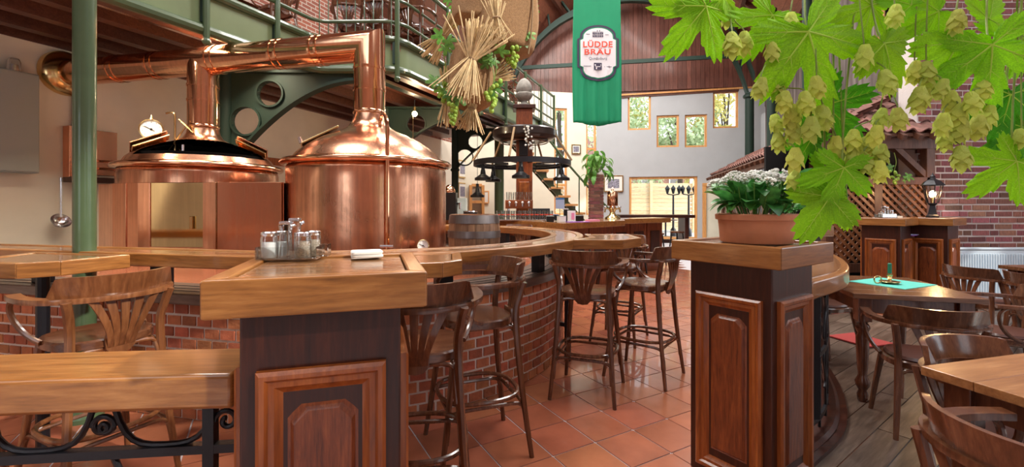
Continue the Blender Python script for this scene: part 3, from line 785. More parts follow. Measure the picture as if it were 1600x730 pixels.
def framed_top(root, poly, z0, z1, border=.055, mats=('oak_x', 'oak_top_x'), planks=0, rec=.004):
    poly, inn = inset(poly, border); n = len(poly)
    for i in range(n):
        j = (i + 1) % n
        a, b = Vector(poly[i]), Vector(poly[j]); d = b - a; ang = math.atan2(d.y, d.x); c = (a + b) / 2
        q = [Vector(poly[i]) - c, Vector(poly[j]) - c, Vector(inn[j]) - c, Vector(inn[i]) - c]
        Rm = Matrix.Rotation(-ang, 2); q = [Rm @ v for v in q]
        MB().prism([tuple(v) for v in q], z0, z1).build('edge_board', mats[0], root, 0, .005, loc=(c.x, c.y, 0), rz=ang)
    _, i2 = inset(poly, border + .004)
    if planks:
        xs = [p[0] for p in i2]; ys = [p[1] for p in i2]; y0, y1 = min(ys), max(ys); st = (y1 - y0) / planks
        for k in range(planks):
            MB().box((min(xs) + max(xs)) / 2, y0 + st * (k + .5), (z0 + z1) / 2 - rec, max(xs) - min(xs), st - .003, z1 - z0 - .01).build('plank', mats[1], root, 0, .0015)
    else: MB().prism(i2, z0 + .01, z1 - rec).build('top_panel', mats[1], root, 0)

def bar_table(lab, poly, leg, z1=1.10, T=.08, extra=()):
    c = Vector((sum(p[0] for p in poly) / len(poly), sum(p[1] for p in poly) / len(poly)))
    t = thing('bar_table', lab, 'table', (c.x, c.y, 0))
    framed_top(t, [(p[0] - c.x, p[1] - c.y) for p in poly], z1 - T, z1)
    for x, y in leg:
        x -= c.x; y -= c.y
        MB().tube([(x, y, 0), (x, y, z1 - T)], .03, 10).build('post', 'iron', t)
        for b in extra:
            MB().bar((x, y, b[0]), (x + b[1], y + b[2], b[0]), .03, .035).build('brace', 'iron', t, 0)
    return t
bar_table('oak bar table with chamfered corner jutting from the ring counter by two stools', [(.50, 3.85), (.945, 3.84), (1.17, 4.08), (1.19, 4.62), (.74, 4.62), (.72, 4.2)], [(.50, 4.05)], extra=((.32, -.14, .10), (.88, -.10, .12)))
bar_table('oak bar table end between the front post and the tall stools', [(-1.0, 2.18), (-.36, 2.34), (-.27, 2.45), (-.33, 2.88), (-.85, 2.67)], [(-.62, 2.45)])
bar_table('oak bar table end at far left beside the green column', [(-2.95, 2.36), (-2.53, 2.30), (-2.40, 2.40), (-2.30, 2.72), (-2.86, 2.84), (-3.05, 2.9)], [(-2.62, 2.52)], extra=((.5, .0, .18),))

# ------------------------------------------------------------------ copper kettles
def kettle(loc, lab, R_, opening):
    t = thing('brew_kettle', lab, 'kettle', loc)
    prof = [(R_ * .96, 0), (R_ * .985, .02)] + [(R_, .04 + .88 * k / 8) for k in range(9)] + [(R_ * .985, .965), (R_ * .95, .985)]
    MB().lathe(prof, 72).build('body', 'copper', t, 40)
    MB().lathe([(R_ * .99, .97), (R_ * 1.05, .975), (R_ * 1.072, .99), (R_ * 1.072, 1.01), (R_ * 1.05, 1.028), (R_ * .96, 1.04), (R_ * .9, 1.04)], 72).build('rim', 'copper_bright', t, 50)
    if opening:
        dp = [(R_ * .95, 1.035), (R_ * .90, 1.10), (R_ * .82, 1.155), (R_ * .70, 1.205), (R_ * .55, 1.25), (R_ * .42, 1.285), (R_ * .34, 1.305), (R_ * .26, 1.34), (R_ * .215, 1.40), (R_ * .20, 1.47)]
        n = 72; fa = math.atan2(-loc[1], -loc[0]); 
        def skip(j, i):
            a = 2 * math.pi * (i + .5) / n - fa; a = (a + math.pi) % (2 * math.pi) - math.pi
            return 1 <= j <= 5 and abs(a) < R(60)
        MB().lathe(dp, n, skip=skip).build('dome', 'copper', t, 40)
        MB().lathe([(R_ * .72, 1.0), (R_ * .80, 1.14), (R_ * .5, 1.23), (R_ * .2, 1.27)], 40, skip=lambda j, i: j >= 1 and abs((2 * math.pi * (i + .5) / 40 - fa + math.pi) % (2 * math.pi) - math.pi) < R(62)).build('inner_shell', 'groove_and_shade', t, 40)  # black shell paints the shade inside the open dome
        MB().lathe([(.001, .98), (R_ * .8, .98)], 40).build('wort_level', 'groove_and_shade', t)
        # two hatch leaves folded open on both sides
        for sgn, nm in ((1, 'hatch_leaf'), (-1, 'hatch_leaf')):
            a = fa + sgn * R(66); q = Vector((math.cos(a), math.sin(a), 0)); tt = Vector((-math.sin(a), math.cos(a), 0))
            p0 = q * R_ * .86 + Vector((0, 0, 1.165)); p1 = q * R_ * .44 + Vector((0, 0, 1.325))
            mb = MB()
            for k, (da, db) in enumerate(((0, .0), (.05, .03))):
                pa = p0 + tt * sgn * (da); pb = p1 + tt * sgn * (da)
                mb.bar(pa + Vector((0, 0, db)), pb + Vector((0, 0, db)), .10, .016, q.cross(tt).normalized() + tt * sgn * .5)
            mb.build(nm, 'brass', t, 0, .004)
            MB().bar(p0 + tt * sgn * .06 + Vector((0, 0, .01)), p1 + tt * sgn * .06 + Vector((0, 0, .01)), .2, .012, Vector((q.x * .5, q.y * .5, 1)) + tt * sgn * .8).build('hatch_plate', 'copper', t, 0, .003)
        MB().tube([q_ for q_ in ((-.02, -.3, 1.0), (-.02, -.3, 1.24))], .015, 8).build('stirrer_rod', 'steel', t)
    else:
        dp = [(R_ * .95, 1.035), (R_ * .90, 1.09), (R_ * .80, 1.165), (R_ * .66, 1.24), (R_ * .50, 1.30), (R_ * .36, 1.345), (R_ * .27, 1.39), (R_ * .22, 1.45), (R_ * .20, 1.53)]
        MB().lathe(dp, 72).build('dome', 'copper', t, 40)
        a = R(205); p0 = Vector((math.cos(a) * R_ * .82, math.sin(a) * R_ * .82, 1.17)); p1 = Vector((math.cos(a) * R_ * .40, math.sin(a) * R_ * .40, 1.36))
        MB().bar(p0, p1, .34, .02).build('hatch', 'brass', t, 0, .005)
        MB().tube([p0 + Vector((0, 0, .02)), p0 + Vector((-.02, 0, .08))], .02, 8).build('hatch_knob', 'steel', t)
    MB().lathe([(R_ * .2, 1.46 if opening else 1.52), (R_ * .212, 1.475 if opening else 1.535), (R_ * .212, 1.49 if opening else 1.55), (R_ * .2, 1.505 if opening else 1.565)], 40).build('seam_ring', 'copper_bright', t, 60)
    return t
KZ = .815
K1 = (-3.57, 5.22); K2 = (-1.49, 4.72); KR = .775
k1 = kettle((K1[0], K1[1], KZ), 'left copper brew kettle with its dome hatch standing open', KR, True)
k2 = kettle((K2[0], K2[1], KZ), 'right copper brew kettle with closed dome and drip-streaked body', KR + .015, False)
# vapour pipes
PZ = 3.06; pr = .158
d12 = (Vector(K1) - Vector(K2)).normalized(); end = Vector(K2) + d12 * 4.22
vp = thing('vapour_pipe', 'polished copper vapour pipe running from both kettles into the wall', 'pipe', (K2[0], K2[1], 0))
def V2(p, z): return Vector((p[0] - K2[0], p[1] - K2[1], z))
MB().tube([V2(K2, KZ + 1.50), V2(K2, PZ), V2(end, PZ)], pr, 40).build('main_run', 'copper_bright', vp, 30)
MB().tube([V2(K1, KZ + 1.44), V2(K1, PZ)], pr, 40).build('riser', 'copper_bright', vp, 30)
for s in (1.05, 1.13, 1.9, 1.98, 2.75, 2.83, 3.35, 3.43, .55, .63):
    p = Vector(K2) + d12 * s
    q0 = V2(p, PZ); dd = Vector((d12.x, d12.y, 0)) * .012
    MB().tube([q0 - dd, q0 + dd], pr + .007, 40).build('seam_ring', 'copper_bright', vp, 30)
for K, z in ((K2, KZ + 1.78), (K2, KZ + 2.0), (K1, KZ + 1.78), (K1, KZ + 1.95)): MB().tube([V2(K, z - .012), V2(K, z + .012)], pr + .008, 40).build('seam_ring', 'copper_bright', vp, 30)
fl_ = MB(); q0 = V2(end, PZ); dd = Vector((d12.x, d12.y, 0))
fl_.tube([q0 - dd * .05, q0, q0 + dd * .05, q0 + dd * .10], [pr + .01, pr + .10, pr + .12, pr + .12], 40).build('wall_flange', 'brass', vp, 50)
# spray pipe, thermometer and valve on the right kettle
th = R(-62); px_, py_ = math.cos(th) * (KR + .05), math.sin(th) * (KR + .05)
sp = thing('rinse_pipe', 'thin copper pipe hooked over the dome of the right kettle', 'pipe', (K2[0], K2[1], KZ))
b = Vector((px_, py_, 0)); i_ = Vector((math.cos(th) * .5, math.sin(th) * .5, 0))
MB().tube([b + Vector((0, 0, .12))] + bez(b + Vector((0, 0, 1.25)), b + Vector((0, 0, 1.45)), i_ + Vector((0, 0, 1.47)), i_ + Vector((0, 0, 1.32)), 8), .017, 10).build('tube', 'copper_bright', sp)
MB().bar(b + Vector((-.06, -.02, .22)), b + Vector((.06, -.02, .22)), .02, .02).build('valve_handle', 'steel', sp, 0, .004); MB().tube([b + Vector((0, 0, -.02)), b + Vector((0, 0, .2))], .014, 8).build('valve_stem', 'steel', sp)
def gauge(root, c, nrm, r, ticks=True):
    c = Vector(c); n = Vector(nrm).normalized(); rot = n.to_track_quat('Z', 'Y').to_matrix().to_4x4(); T = Matrix.Translation(c) @ rot
    MB().lathe([(.001, -.03), (r, -.03), (r * 1.08, -.01), (r * 1.08, .012), (r * .95, .014), (r * .95, .004)], 28).xf(T).build('gauge_case', 'brass', root, 40)
    f = MB().lathe([(.0005, .006), (r * .95, .006)], 28).xf(T).build('dial_face', 'enamel', root, 0)
    if ticks:
        mb = MB()
        for k in range(9):
            a = R(-135 + 270 * k / 8); mb.box(math.sin(a) * r * .75, math.cos(a) * r * .75, .0075, r * .1, r * .035, .002, -a + math.pi / 2)
        mb.xf(T).build('dial_marks', 'black', root, 0)
        MB().bar((-r * .6, r * .3, .010), (r * .3, -r * .18, .010), r * .07, .002).xf(T).build('needle', 'black', root, 0)
        MB().lathe([(.001, .013), (r * .12, .011), (r * .12, .007)], 10).xf(T).build('needle_hub', 'black', root)
tg = at(661, 384, 3.98)
g = thing('thermometer', 'small round dial thermometer on the right kettle just above the counter', 'gauge', (tg.x, tg.y, tg.z)); gauge(g, (0, 0, 0), (.1, -1, .15), .05)
MB().tube([(0, .03, 0), (-.02, .2, 0)], .02, 8).build('probe', 'copper_bright', g)
gp = at(240, 203, 5.0)
g = thing('dial_gauge', 'large white dial gauge standing above the left kettle dome', 'gauge', (gp.x, gp.y, 1.95)); zz = gp.z - 1.95
gauge(g, (0, -.03, zz), (.45, -.9, .05), .105); MB().tube([(0, 0, .0), (0, 0, zz - .1)], [.02, .012], 8).build('stem', 'brass', g); MB().lathe([(.05, 0), (.025, .06), (.012, .1)], 12, (0, 0, -.01)).build('foot', 'copper_bright', g)
MB().lathe([(.02, 0), (.001, .05)], 8, (0, -.03, zz + .11)).build('finial', 'brass', g)
g = thing('hatch_gear', 'brass crank rods sticking up beside the dial gauge', 'lever', (gp.x + .2, gp.y + .05, 1.95))
z = at(255, 180, 5.0).z - 1.95
MB().tube([(.0, 0, 0), (.0, 0, z)] + bez((0, 0, z), (0, 0, z + .04), (-.03, 0, z + .05), (-.10, 0, z + .03), 4)[1:], .011, 8).build('crank', 'brass', g)
MB().tube([(-.08, 0, .05), (.14, -.02, .33)], .009, 8).build('diagonal_rod', 'brass', g); MB().tube([(.06, -.02, .40), (.22, -.02, .25)], .010, 8).build('cross_handle', 'brass', g); MB().tube([(.0, 0, .14), (.09, 0, .02)], .008, 8).build('stay', 'brass', g)

# copper cladding screen in front of the left kettle
cl = thing('copper_screen', 'copper panel screen with mirror doors in front of the left kettle', 'screen', (-3.3, 4.5, KZ))
zt = 1.61 - KZ
segs = [(157, 4.66, 179, 4.45, 'copper_clad', 'panel'), (179, 4.43, 199, 4.35, 'copper_clad', 'panel'), (200, 4.36, 219, 4.30, 'copper_clad', 'panel'), (219, 4.30, 340, 4.22, 'brass_mirror', 'door'), (341, 4.22, 441, 4.20, 'copper_clad', 'panel'), (441, 4.22, 446, 4.60, 'copper_clad', 'panel')]
for x0, Y0, x1, Y1, m_, nm in segs:
    a = Vector((gx(x0, Y0) + 3.3, Y0 - 4.5, zt / 2)); b = Vector((gx(x1, Y1) + 3.3, Y1 - 4.5, zt / 2))
    o = MB().bar(a, b, .03, zt).build(nm, m_, cl, 0, .004)
    if nm == 'door':
        d = (b - a).normalized(); q = a + d * ((b - a).length * .72) + Vector((-.02, -.03, .0))
        MB().box(q.x, q.y, q.z + .02, .03, .02, .12).build('door_handle', 'brass', o, 0, .003)
        for f in (.0, .84): MB().bar(a + d * ((b - a).length * f) + Vector((-.005, -.018, 0)), a + d * ((b - a).length * (f + .16)) + Vector((-.005, -.018, 0)), .012, zt).build('door_stile', 'copper_clad', o, 0, .003)
        for z in (-.26,): MB().bar(a + Vector((-.005, -.016, z)), b + Vector((-.005, -.016, z)), .012, .10).build('door_rail', 'copper_clad', o, 0, .003)
cl2 = thing('copper_sheet_screen', 'narrow copper panel standing between the two kettles', 'panel', (gx(482, 4.35), 4.35, KZ))
MB().bar((-.12, .12, .36), (.12, -.02, .36), .03, .72).build('sheet', 'copper_clad', cl2, 0, .004); MB().bar((-.135, .16, .36), (-.12, .12, .36), .03, .72).build('return', 'copper_clad', cl2, 0)
sb = thing('steam_pipe', 'upright copper pipe with domed cap in the gap between the kettles', 'pipe', (gx(457, 4.75), 4.75, KZ)); MB().tube([(0, 0, 0), (0, 0, .95)], .055, 14).build('shaft', 'copper_bright', sb); MB().ball((0, 0, .97), .07, 12).build('cap', 'copper_bright', sb)

# barrel inside the ring
br = thing('barrel', 'oak barrel with iron hoops standing inside the ring counter', 'barrel', (gx(741, 4.0), 4.0, .815))
def brr(z): return .190 + .040 * (1 - ((z - .3) / .3) ** 2)
ns = 22
for k in range(ns):
    a0 = 2 * math.pi * k / ns; a1 = 2 * math.pi * (k + .96) / ns
    mb = MB(); zs = [.0, .1, .2, .3, .4, .5]
    for z in zs:
        r = brr(z)
        mb.v += [(math.cos(a0) * r, math.sin(a0) * r, z), (math.cos(a1) * r, math.sin(a1) * r, z), (math.cos(a1) * (r - .02), math.sin(a1) * (r - .02), z), (math.cos(a0) * (r - .02), math.sin(a0) * (r - .02), z)]
    for j in range(5):
        for e in range(4): mb.f.append((j * 4 + e, j * 4 + (e + 1) % 4, j * 4 + 4 + (e + 1) % 4, j * 4 + 4 + e))
    mb.f += [(0, 1, 2, 3), (20, 21, 22, 23)]
    mb.build('stave', 'stave', br, 40)
for z0, z1 in ((.425, .495), (.30, .36), (.03, .08)):
    MB().lathe([(brr(z0) + .004, z0), (brr(z1) + .004, z1), (brr(z1) - .004, z1), (brr(z0) - .004, z0)], 44).build('hoop', 'iron_hoop', br, 30)
MB().lathe([(.001, .485), (brr(.485) - .02, .485)], 32).build('head', 'terracotta', br)
MB().tube([(.235, -.05, .2), (.28, -.08, .2)], .012, 8).build('tap', 'steel', br)

# ------------------------------------------------------------------ panelled posts
def moulding(w, h, loops):
    mb = MB()
    for d, o in loops:
        mb.v += [(-(w / 2 - d), -o, -(h / 2 - d)), (w / 2 - d, -o, -(h / 2 - d)), (w / 2 - d, -o, h / 2 - d), (-(w / 2 - d), -o, h / 2 - d)]
    for i in range(len(loops) - 1):
        for e in range(4): mb.f.append((i * 4 + e, i * 4 + (e + 1) % 4, i * 4 + 4 + (e + 1) % 4, i * 4 + 4 + e))
    return mb
def field(w, h, c, loops):
    mb = MB()
    def oc(w, h, c): return [(-w / 2, -h / 2), (w / 2, -h / 2), (w / 2, h / 2 - c), (w / 2 - c * .35, h / 2 - c * .6), (w / 2 - c, h / 2), (-w / 2 + c, h / 2), (-w / 2 + c * .35, h / 2 - c * .6), (-w / 2, h / 2 - c)]
    for d, o in loops: mb.v += [(x, -o, z) for x, z in oc(w - 2 * d, h - 2 * d, c)]
    for i in range(len(loops) - 1):
        for e in range(8): mb.f.append((i * 8 + e, i * 8 + (e + 1) % 8, i * 8 + 8 + (e + 1) % 8, i * 8 + 8 + e))
    mb.f.append(tuple((len(loops) - 1) * 8 + e for e in range(8)))
    return mb
def post(lab, center, rz, ztop=1.21, W=.56, T=.10, body=.42):
    t = thing('panelled_post', lab, 'post', (center[0], center[1], 0), rz)
    framed_top(t, [(-W / 2, -W / 2), (W / 2, -W / 2), (W / 2, W / 2), (-W / 2, W / 2)], ztop - T, ztop, .05, ('oak_x', 'oak_top_x'), 6)
    H = ztop - T
    MB().box(0, 0, H / 2, body, body, H).build('body', 'mahogany', t, 0, .006)
    fw = body * .80; fh = H - .16 - .05; zc = .05 + fh / 2
    for k in range(4):
        Rm = Matrix.Rotation(k * math.pi / 2, 4, 'Z') @ Matrix.Translation((0, -body / 2, zc))
        fr = moulding(fw, fh, [(0, 0), (0, .018), (.010, .026), (.022, .024), (.030, .014), (.045, .016), (.055, .006), (.065, .0)]).xf(Rm).build('panel_frame', 'panel_frame', t, 20)
        field(fw * .50, fh - .22, .035, [(-.008, 0), (0, .003), (.006, .010), (.010, .013)]).xf(Rm).build('raised_panel', 'panel_field', fr, 20)
    return t
pr_f = Vector((1.178, 1.973)); aa = R(35); wv = Vector((math.cos(aa), math.sin(aa))); dv = Vector((-math.sin(aa), math.cos(aa)))
PR = pr_f + (wv + dv) * .28
a2 = R(16.6); wv2 = Vector((math.cos(a2), math.sin(a2))); dv2 = Vector((-math.sin(a2), math.cos(a2)))
PL = Vector((-.777, 1.12)) + (wv2 + dv2) * .28
post('panelled mahogany post with oak cap carrying the salt and pepper set', PL, a2)
post('panelled mahogany post with oak cap carrying the large flowerpot', PR, aa)
post('panelled mahogany post behind the large flowerpot, under a smaller pot', (2.62, 4.35), R(10))
PA = (4.60, 5.55); PB = (5.22, 5.60)
post('panelled post with shakers on its cap in front of the lattice', PA, R(35), 1.24, .50, .09, .38)
post('panelled post carrying the glowing lantern beside the brick wall', PB, R(32), 1.24, .50, .09, .38)

# ------------------------------------------------------------------ railings
def scroll(c, r, turns, a0, sgn, n=22, plane=None):
    return [c + plane[0] * (math.cos(a0 + sgn * turns * 2 * math.pi * k / n) * r * (1 - .75 * k / n)) + plane[1] * (math.sin(a0 + sgn * turns * 2 * math.pi * k / n) * r * (1 - .75 * k / n)) for k in range(n + 1)]
# left: straight rail towards the photographer's left
lr = thing('bar_railing', 'low oak-topped iron railing running left from the front post', 'railing', (-1.4, 1.33, 0))
p0 = Vector((-2.6, 1.20, 0)); p1 = Vector((-.80, 1.40, 0))
Lp = [p - Vector(lr.location) for p in bez(p0, (-2.0, 1.29, 0), (-1.4, 1.365, 0), p1, 12)]
MB().sweep(Lp, [(-.125, .82), (.125, .82), (.125, .92), (-.125, .92)]).build('handrail_board', 'oak_u', lr, 30, .012)
dirL = (Lp[-1] - Lp[0]).normalized(); upv = Vector((0, 0, 1))
for s in (.12, .5, .93):
    q = Lp[0].lerp(Lp[-1], s); MB().box(q.x, q.y, .42, .032, .032, .84, math.atan2(dirL.y, dirL.x)).build('iron_post', 'iron', lr, 0)
for z in (.10, .655, .80): MB().bar(Lp[0] + upv * z, Lp[-1] + upv * z, .03, .026).build('iron_bar', 'iron', lr, 0)
for s in (-.02, .17, .36, .55, .74):
    q0 = Lp[0].lerp(Lp[-1], s + .04); q1 = Lp[0].lerp(Lp[-1], s + .20); mid = (q0 + q1) / 2
    MB().tube(bez(q0 + upv * .80, q0 + upv * .68 + dirL * .03, mid + upv * .672 - dirL * .08, mid + upv * .672, 6) + bez(mid + upv * .672, mid + upv * .672 + dirL * .08, q1 + upv * .68 - dirL * .03, q1 + upv * .80, 6)[1:], .009, 8).build('hanging_bow', 'iron', lr)
    for sg, q in ((1, q0), (-1, q1)):
        MB().tube(scroll(q + upv * .735 + dirL * (-.03 * sg), .035, 1.2, math.pi * (0 if sg > 0 else 1), sg, plane=(dirL, upv)), .008, 8).build('scroll', 'iron', lr)
    MB().tube(catmull([q0 + upv * .64, q0 + upv * .5 + dirL * .06, mid + upv * .35, q1 + upv * .2 - dirL * .05, q1 + upv * .12], 5), .009, 8).build('s_scroll', 'iron', lr)
# right: curved rail
rr_ = thing('bar_railing', 'curved oak-topped wrought iron railing right of the flowerpot post', 'railing', (2.0, 3.0, 0))
Rp = [Vector(p) - Vector(rr_.location) for p in RAIL_R[6:]]
MB().sweep(Rp, [(-.24, .90), (.0, .90), (.0, 1.0), (-.24, 1.0)]).build('handrail_board', 'oak_u', rr_, 30, .012)
MB().sweep(Rp, [(-.195, 1.0), (-.045, 1.0), (-.045, 1.003), (-.195, 1.003)]).build('inlay_board', 'oak_top_u', rr_, 30)
inn = lift(Rp, 0, -.12)
MB().sweep(inn, [(-.06, 0), (.07, 0), (.07, .04), (.05, .055), (-.05, .055), (-.06, .04)]).build('plinth', 'mahogany_x', rr_, 30)
MB().sweep(lift(Rp, 0, -.04), [(-.02, 0), (.03, 0), (.03, .035), (-.02, .035)]).build('plinth_edge', 'mahogany_x', rr_, 30)
for z in (.10, .48, .84): MB().sweep(inn, [(-.008, z), (.008, z), (.008, z + .03), (-.008, z + .03)]).build('iron_bar', 'iron', rr_, 30)
for k in range(0, len(inn)):
    p = inn[k]
    if k % 2: MB().tube([p + upv * .05, p + upv * .90], .0095, 6).build('iron_rod', 'iron', rr_)
    if k % 2 == 0 and k + 1 < len(inn):
        t = (inn[k + 1] - p).normalized(); m_ = p.lerp(inn[k + 1], .5)
        MB().tube(catmull([m_ + upv * .82, m_ + upv * .74 + t * .05, m_ + upv * .66, m_ + upv * .58 - t * .04, m_ + upv * .55], 5), .008, 6).build('s_scroll', 'iron', rr_)
        MB().tube(catmull([m_ + upv * .50, m_ + upv * .44 - t * .05, m_ + upv * .36, m_ + upv * .28 + t * .04, m_ + upv * .25], 5), .008, 6).build('s_scroll', 'iron', rr_)
MB().box(inn[4].x, inn[4].y, .52, .045, .045, .76).build('iron_post', 'iron', rr_, 0)
# far low rail between the two lattice posts
fr_ = thing('bar_railing', 'short shelf rail with iron scrolls between the two far posts', 'railing', (4.92, 5.72, 0))
MB().box(0, 0, .98, .34, .26, .07, R(8)).build('handrail_board', 'oak_x', fr_, 0, .008)
for k in range(6): MB().tube([(-.15 + k * .06, 0, .12), (-.15 + k * .06, 0, .95)], .009, 6).build('iron_rod', 'iron', fr_)
for z in (.2, .55, .85): MB().box(0, 0, z, .36, .02, .03).build('iron_bar', 'iron', fr_, 0)
for k in range(5): MB().tube(scroll(Vector((-.12 + k * .06, -.01, .7)), .03, 1.2, 0, 1, plane=(Vector((1, 0, 0)), upv)), .006, 6).build('scroll', 'iron', fr_)
tag(MB().box(0, 0, .005, .20, .26, .01).build('menu_folder', 'purple', loc=(4.9, 5.66, 1.016), rz=R(30)), 'dark menu folder lying on the shelf rail between the far posts', 'menu')
tag(MB().box(0, 0, .004, .20, .28, .008).build('leaflet', 'paper_blue', loc=(4.98, 5.70, 1.027), rz=R(10)), 'pale blue leaflet on the shelf rail between the far posts', 'leaflet')

# ------------------------------------------------------------------ bentwood armchairs and bar stools
def bentwood(name, lab, cat, H, stool, mats=('bentwood', 'bentwood_x'), pad=False):
    t = thing(name, lab, cat)
    m, mx = mats
    sp = .045 if stool else .02
    # seat
    def se(w, d, k=2.6, n=36):
        return [(math.copysign(abs(math.cos(a)) ** (2 / k), math.cos(a)) * w, math.copysign(abs(math.sin(a)) ** (2 / k), math.sin(a)) * d) for a in [2 * math.pi * i / n for i in range(n)]]
    def slab(levels):
        mb = MB(); n = 36
        for w, d, z in levels: mb.v += [(x, y, z) for x, y in se(w, d)]
        for i in range(len(levels) - 1):
            for e in range(n): mb.f.append((i * n + e, i * n + (e + 1) % n, i * n + n + (e + 1) % n, i * n + n + e))
        mb.f.append(tuple(range(n))[::-1]); mb.f.append(tuple((len(levels) - 1) * n + e for e in range(n)))
        return mb
    slab([(.195, .190, H - .045), (.205, .20, H - .04), (.205, .20, H - .008), (.198, .193, H), (.165, .16, H - .003), (.10, .10, H - .009)]).build('seat', mx, t, 40)
    if pad: slab([(.178, .172, H - .004), (.185, .18, H + .006), (.176, .17, H + .022), (.12, .12, H + .028)]).build('seat_pad', 'leather', t, 50)
    AH = H + (.20 if stool else .235); BR = .265
    bl = {}
    for s in (-1, 1):
        pts = catmull([(s * (.185 + sp), -.215 - sp, 0), (s * (.180 + sp * .4), -.195 - sp * .4, H * .5), (s * .178, -.185, H), (s * .190, -.205, H + .13), (s * .205, -.222, AH)], 5)
        MB().tube(pts, [.014 + .006 * min(1, k / 8) for k in range(len(pts))], 8).build('back_leg', m, t)
        p2 = catmull([(s * (.185 + sp), .20 + sp, 0), (s * (.175 + sp * .4), .175 + sp * .4, H * .5), (s * .160, .150, H - .03)], 5)
        MB().tube(p2, [.014 + .006 * min(1, k / 8) for k in range(len(p2))], 8).build('front_leg', m, t)
        # arm support
        MB().tube(bez((s * .262, .115, AH - .008), (s * .275, .21, AH - .03), (s * .25, .16, H + .03), (s * .205, .02, H - .01), 12), .0125, 8).build('arm_support', m, t)
    # arm bow
    bow = [Vector((-.250, .175, 0)), Vector((-.268, .06, 0)), Vector((-.262, -.06, 0)), Vector((-.215, -.17, 0)), Vector((-.115, -.243, 0)), Vector((0, -.262, 0))]
    bow = bow + [Vector((-p.x, p.y, 0)) for p in bow[-2::-1]]
    bw_ = catmull(bow, 5)
    MB().sweep(bw_, [(-.026, AH - .012), (.026, AH - .012), (.028, AH), (.026, AH + .012), (-.026, AH + .012)]).build('arm_bow', m, t, 40)
    # crest board on top of the bow
    N = 18; mb = MB()
    for i in range(N + 1):
        u = -1 + 2 * i / N; a = u * R(58); x = math.sin(a) * .258; y = -math.cos(a) * .262 + .0
        e = min(1, (1 - abs(u)) / .16); hgt = .012 + .085 * math.sin(e * math.pi / 2) ** .7
        lean = -.02
        q = Vector((math.sin(a), -math.cos(a), 0))
        for o, z in ((-.014, 0), (.014, 0), (.014 + .02, hgt), (-.006 + .02, hgt)):
            mb.v.append((x + q.x * (o), y + q.y * (o), AH + .010 + z))
    for i in range(N):
        for e in range(4): mb.f.append((i * 4 + e, i * 4 + (e + 1) % 4, i * 4 + 4 + (e + 1) % 4, i * 4 + 4 + e))
    mb.f += [(0, 1, 2, 3), (N * 4, N * 4 + 1, N * 4 + 2, N * 4 + 3)]
    mb.build('crest', 'bent_light' if m == 'bent_light' else m, t, 40)
    # fan splat: five slats
    for k in range(5):
        u = (k - 2) / 2
        mb = MB(); NN = 9
        for i in range(NN + 1):
            f = i / NN; z = H - .055 + (AH - H + .05) * f
            xc = u * (.040 + .085 * f ** 1.6); hw = .0105 + .008 * f if f > .28 else .0125
            yb = -.205 - .045 * f - .018 * math.sin(f * math.pi)
            for dx, dy in ((-hw, -.005), (hw, -.005), (hw, .005), (-hw, .005)): mb.v.append((xc + dx, yb + dy, z))
        for i in range(NN):
            for e in range(4): mb.f.append((i * 4 + e, i * 4 + (e + 1) % 4, i * 4 + 4 + (e + 1) % 4, i * 4 + 4 + e))
        mb.f += [(0, 1, 2, 3), (NN * 4, NN * 4 + 1, NN * 4 + 2, NN * 4 + 3)]
        mb.build('splat_slat', m, t, 40)
    # rounded splat foot
    pl = [(-.055, .05), (.055, .05), (.062, .02), (.058, -.02), (.035, -.045), (0, -.052), (-.035, -.045), (-.058, -.02), (-.062, .02)]
    MB().add([(x, -.214, H - .03 + z) for x, z in pl] + [(x, -.202, H - .03 + z) for x, z in pl], [tuple(range(9)), tuple(range(9, 18))[::-1]] + [(i, (i + 1) % 9, 9 + (i + 1) % 9, 9 + i) for i in range(9)]).build('splat_foot', m, t, 30)
    # bent arches below the seat, between neighbouring legs
    def lx(z, back):  # leg half spacing at height z
        f = 1 - z / H; return .178 + (.007 + sp) * f
    def legp(i, z):
        f = max(0, 1 - z / H); x = (.165 + (.020 + sp) * f); yb = -(.185 + (.03 + sp) * f); yf = .15 + (.05 + sp) * f
        return [Vector((-x, yf, z)), Vector((x, yf, z)), Vector((x, yb, z)), Vector((-x, yb, z))][i]
    def arch(i, zl, zt, nm, r=.0105):
        a = legp(i, zl); b = legp((i + 1) % 4, zl); at_ = legp(i, zt); bt_ = legp((i + 1) % 4, zt)
        m1 = at_.lerp(bt_, .28); m2 = at_.lerp(bt_, .72)
        ins = Vector((0, 0, 0)) - ((a + b) / 2); ins.z = 0; ins = ins.normalized() * .012
        MB().tube(bez(a + ins, at_ + ins, at_ + ins, m1 + ins, 6) + bez(m2 + ins, bt_ + ins, bt_ + ins, b + ins, 6), r, 8).build(nm, m, t)
    for i in range(4): arch(i, H - .21, H - .05, 'seat_arch')
    if stool:
        rz_ = .335; ringp = []
        cs = [legp(i, rz_) for i in range(4)]
        n = 28; ringp = [Vector((math.copysign(abs(math.cos(a)) ** .75, math.cos(a)) * (abs(cs[0].x) + .012), math.copysign(abs(math.sin(a)) ** .75, math.sin(a)) * (cs[0].y + .022) - .012, rz_)) for a in [2 * math.pi * k / n for k in range(n)]]
        MB().tube(ringp, .0125, 8, closed=True).build('foot_ring', m, t)
        for i in range(4): arch(i, .15, .30, 'foot_arch')
    return remember(t)
def face(dx, dy): return math.atan2(dy, dx) - math.pi / 2
GS = 'bentwood bar stools'
s1 = bentwood('bar_stool', 'dark bentwood bar stool with its back to us beside the brick plinth end', 'stool', .77, True)
s1['group'] = GS; s1.location = (.575, 3.40, 0); s1.rotation_euler = (0, 0, face(.35, .94))
dup(s1, (1.08, 3.72, 0), face(-.80, .60), 'dark bentwood bar stool at the free end of the jutting bar table, turned left', GS)
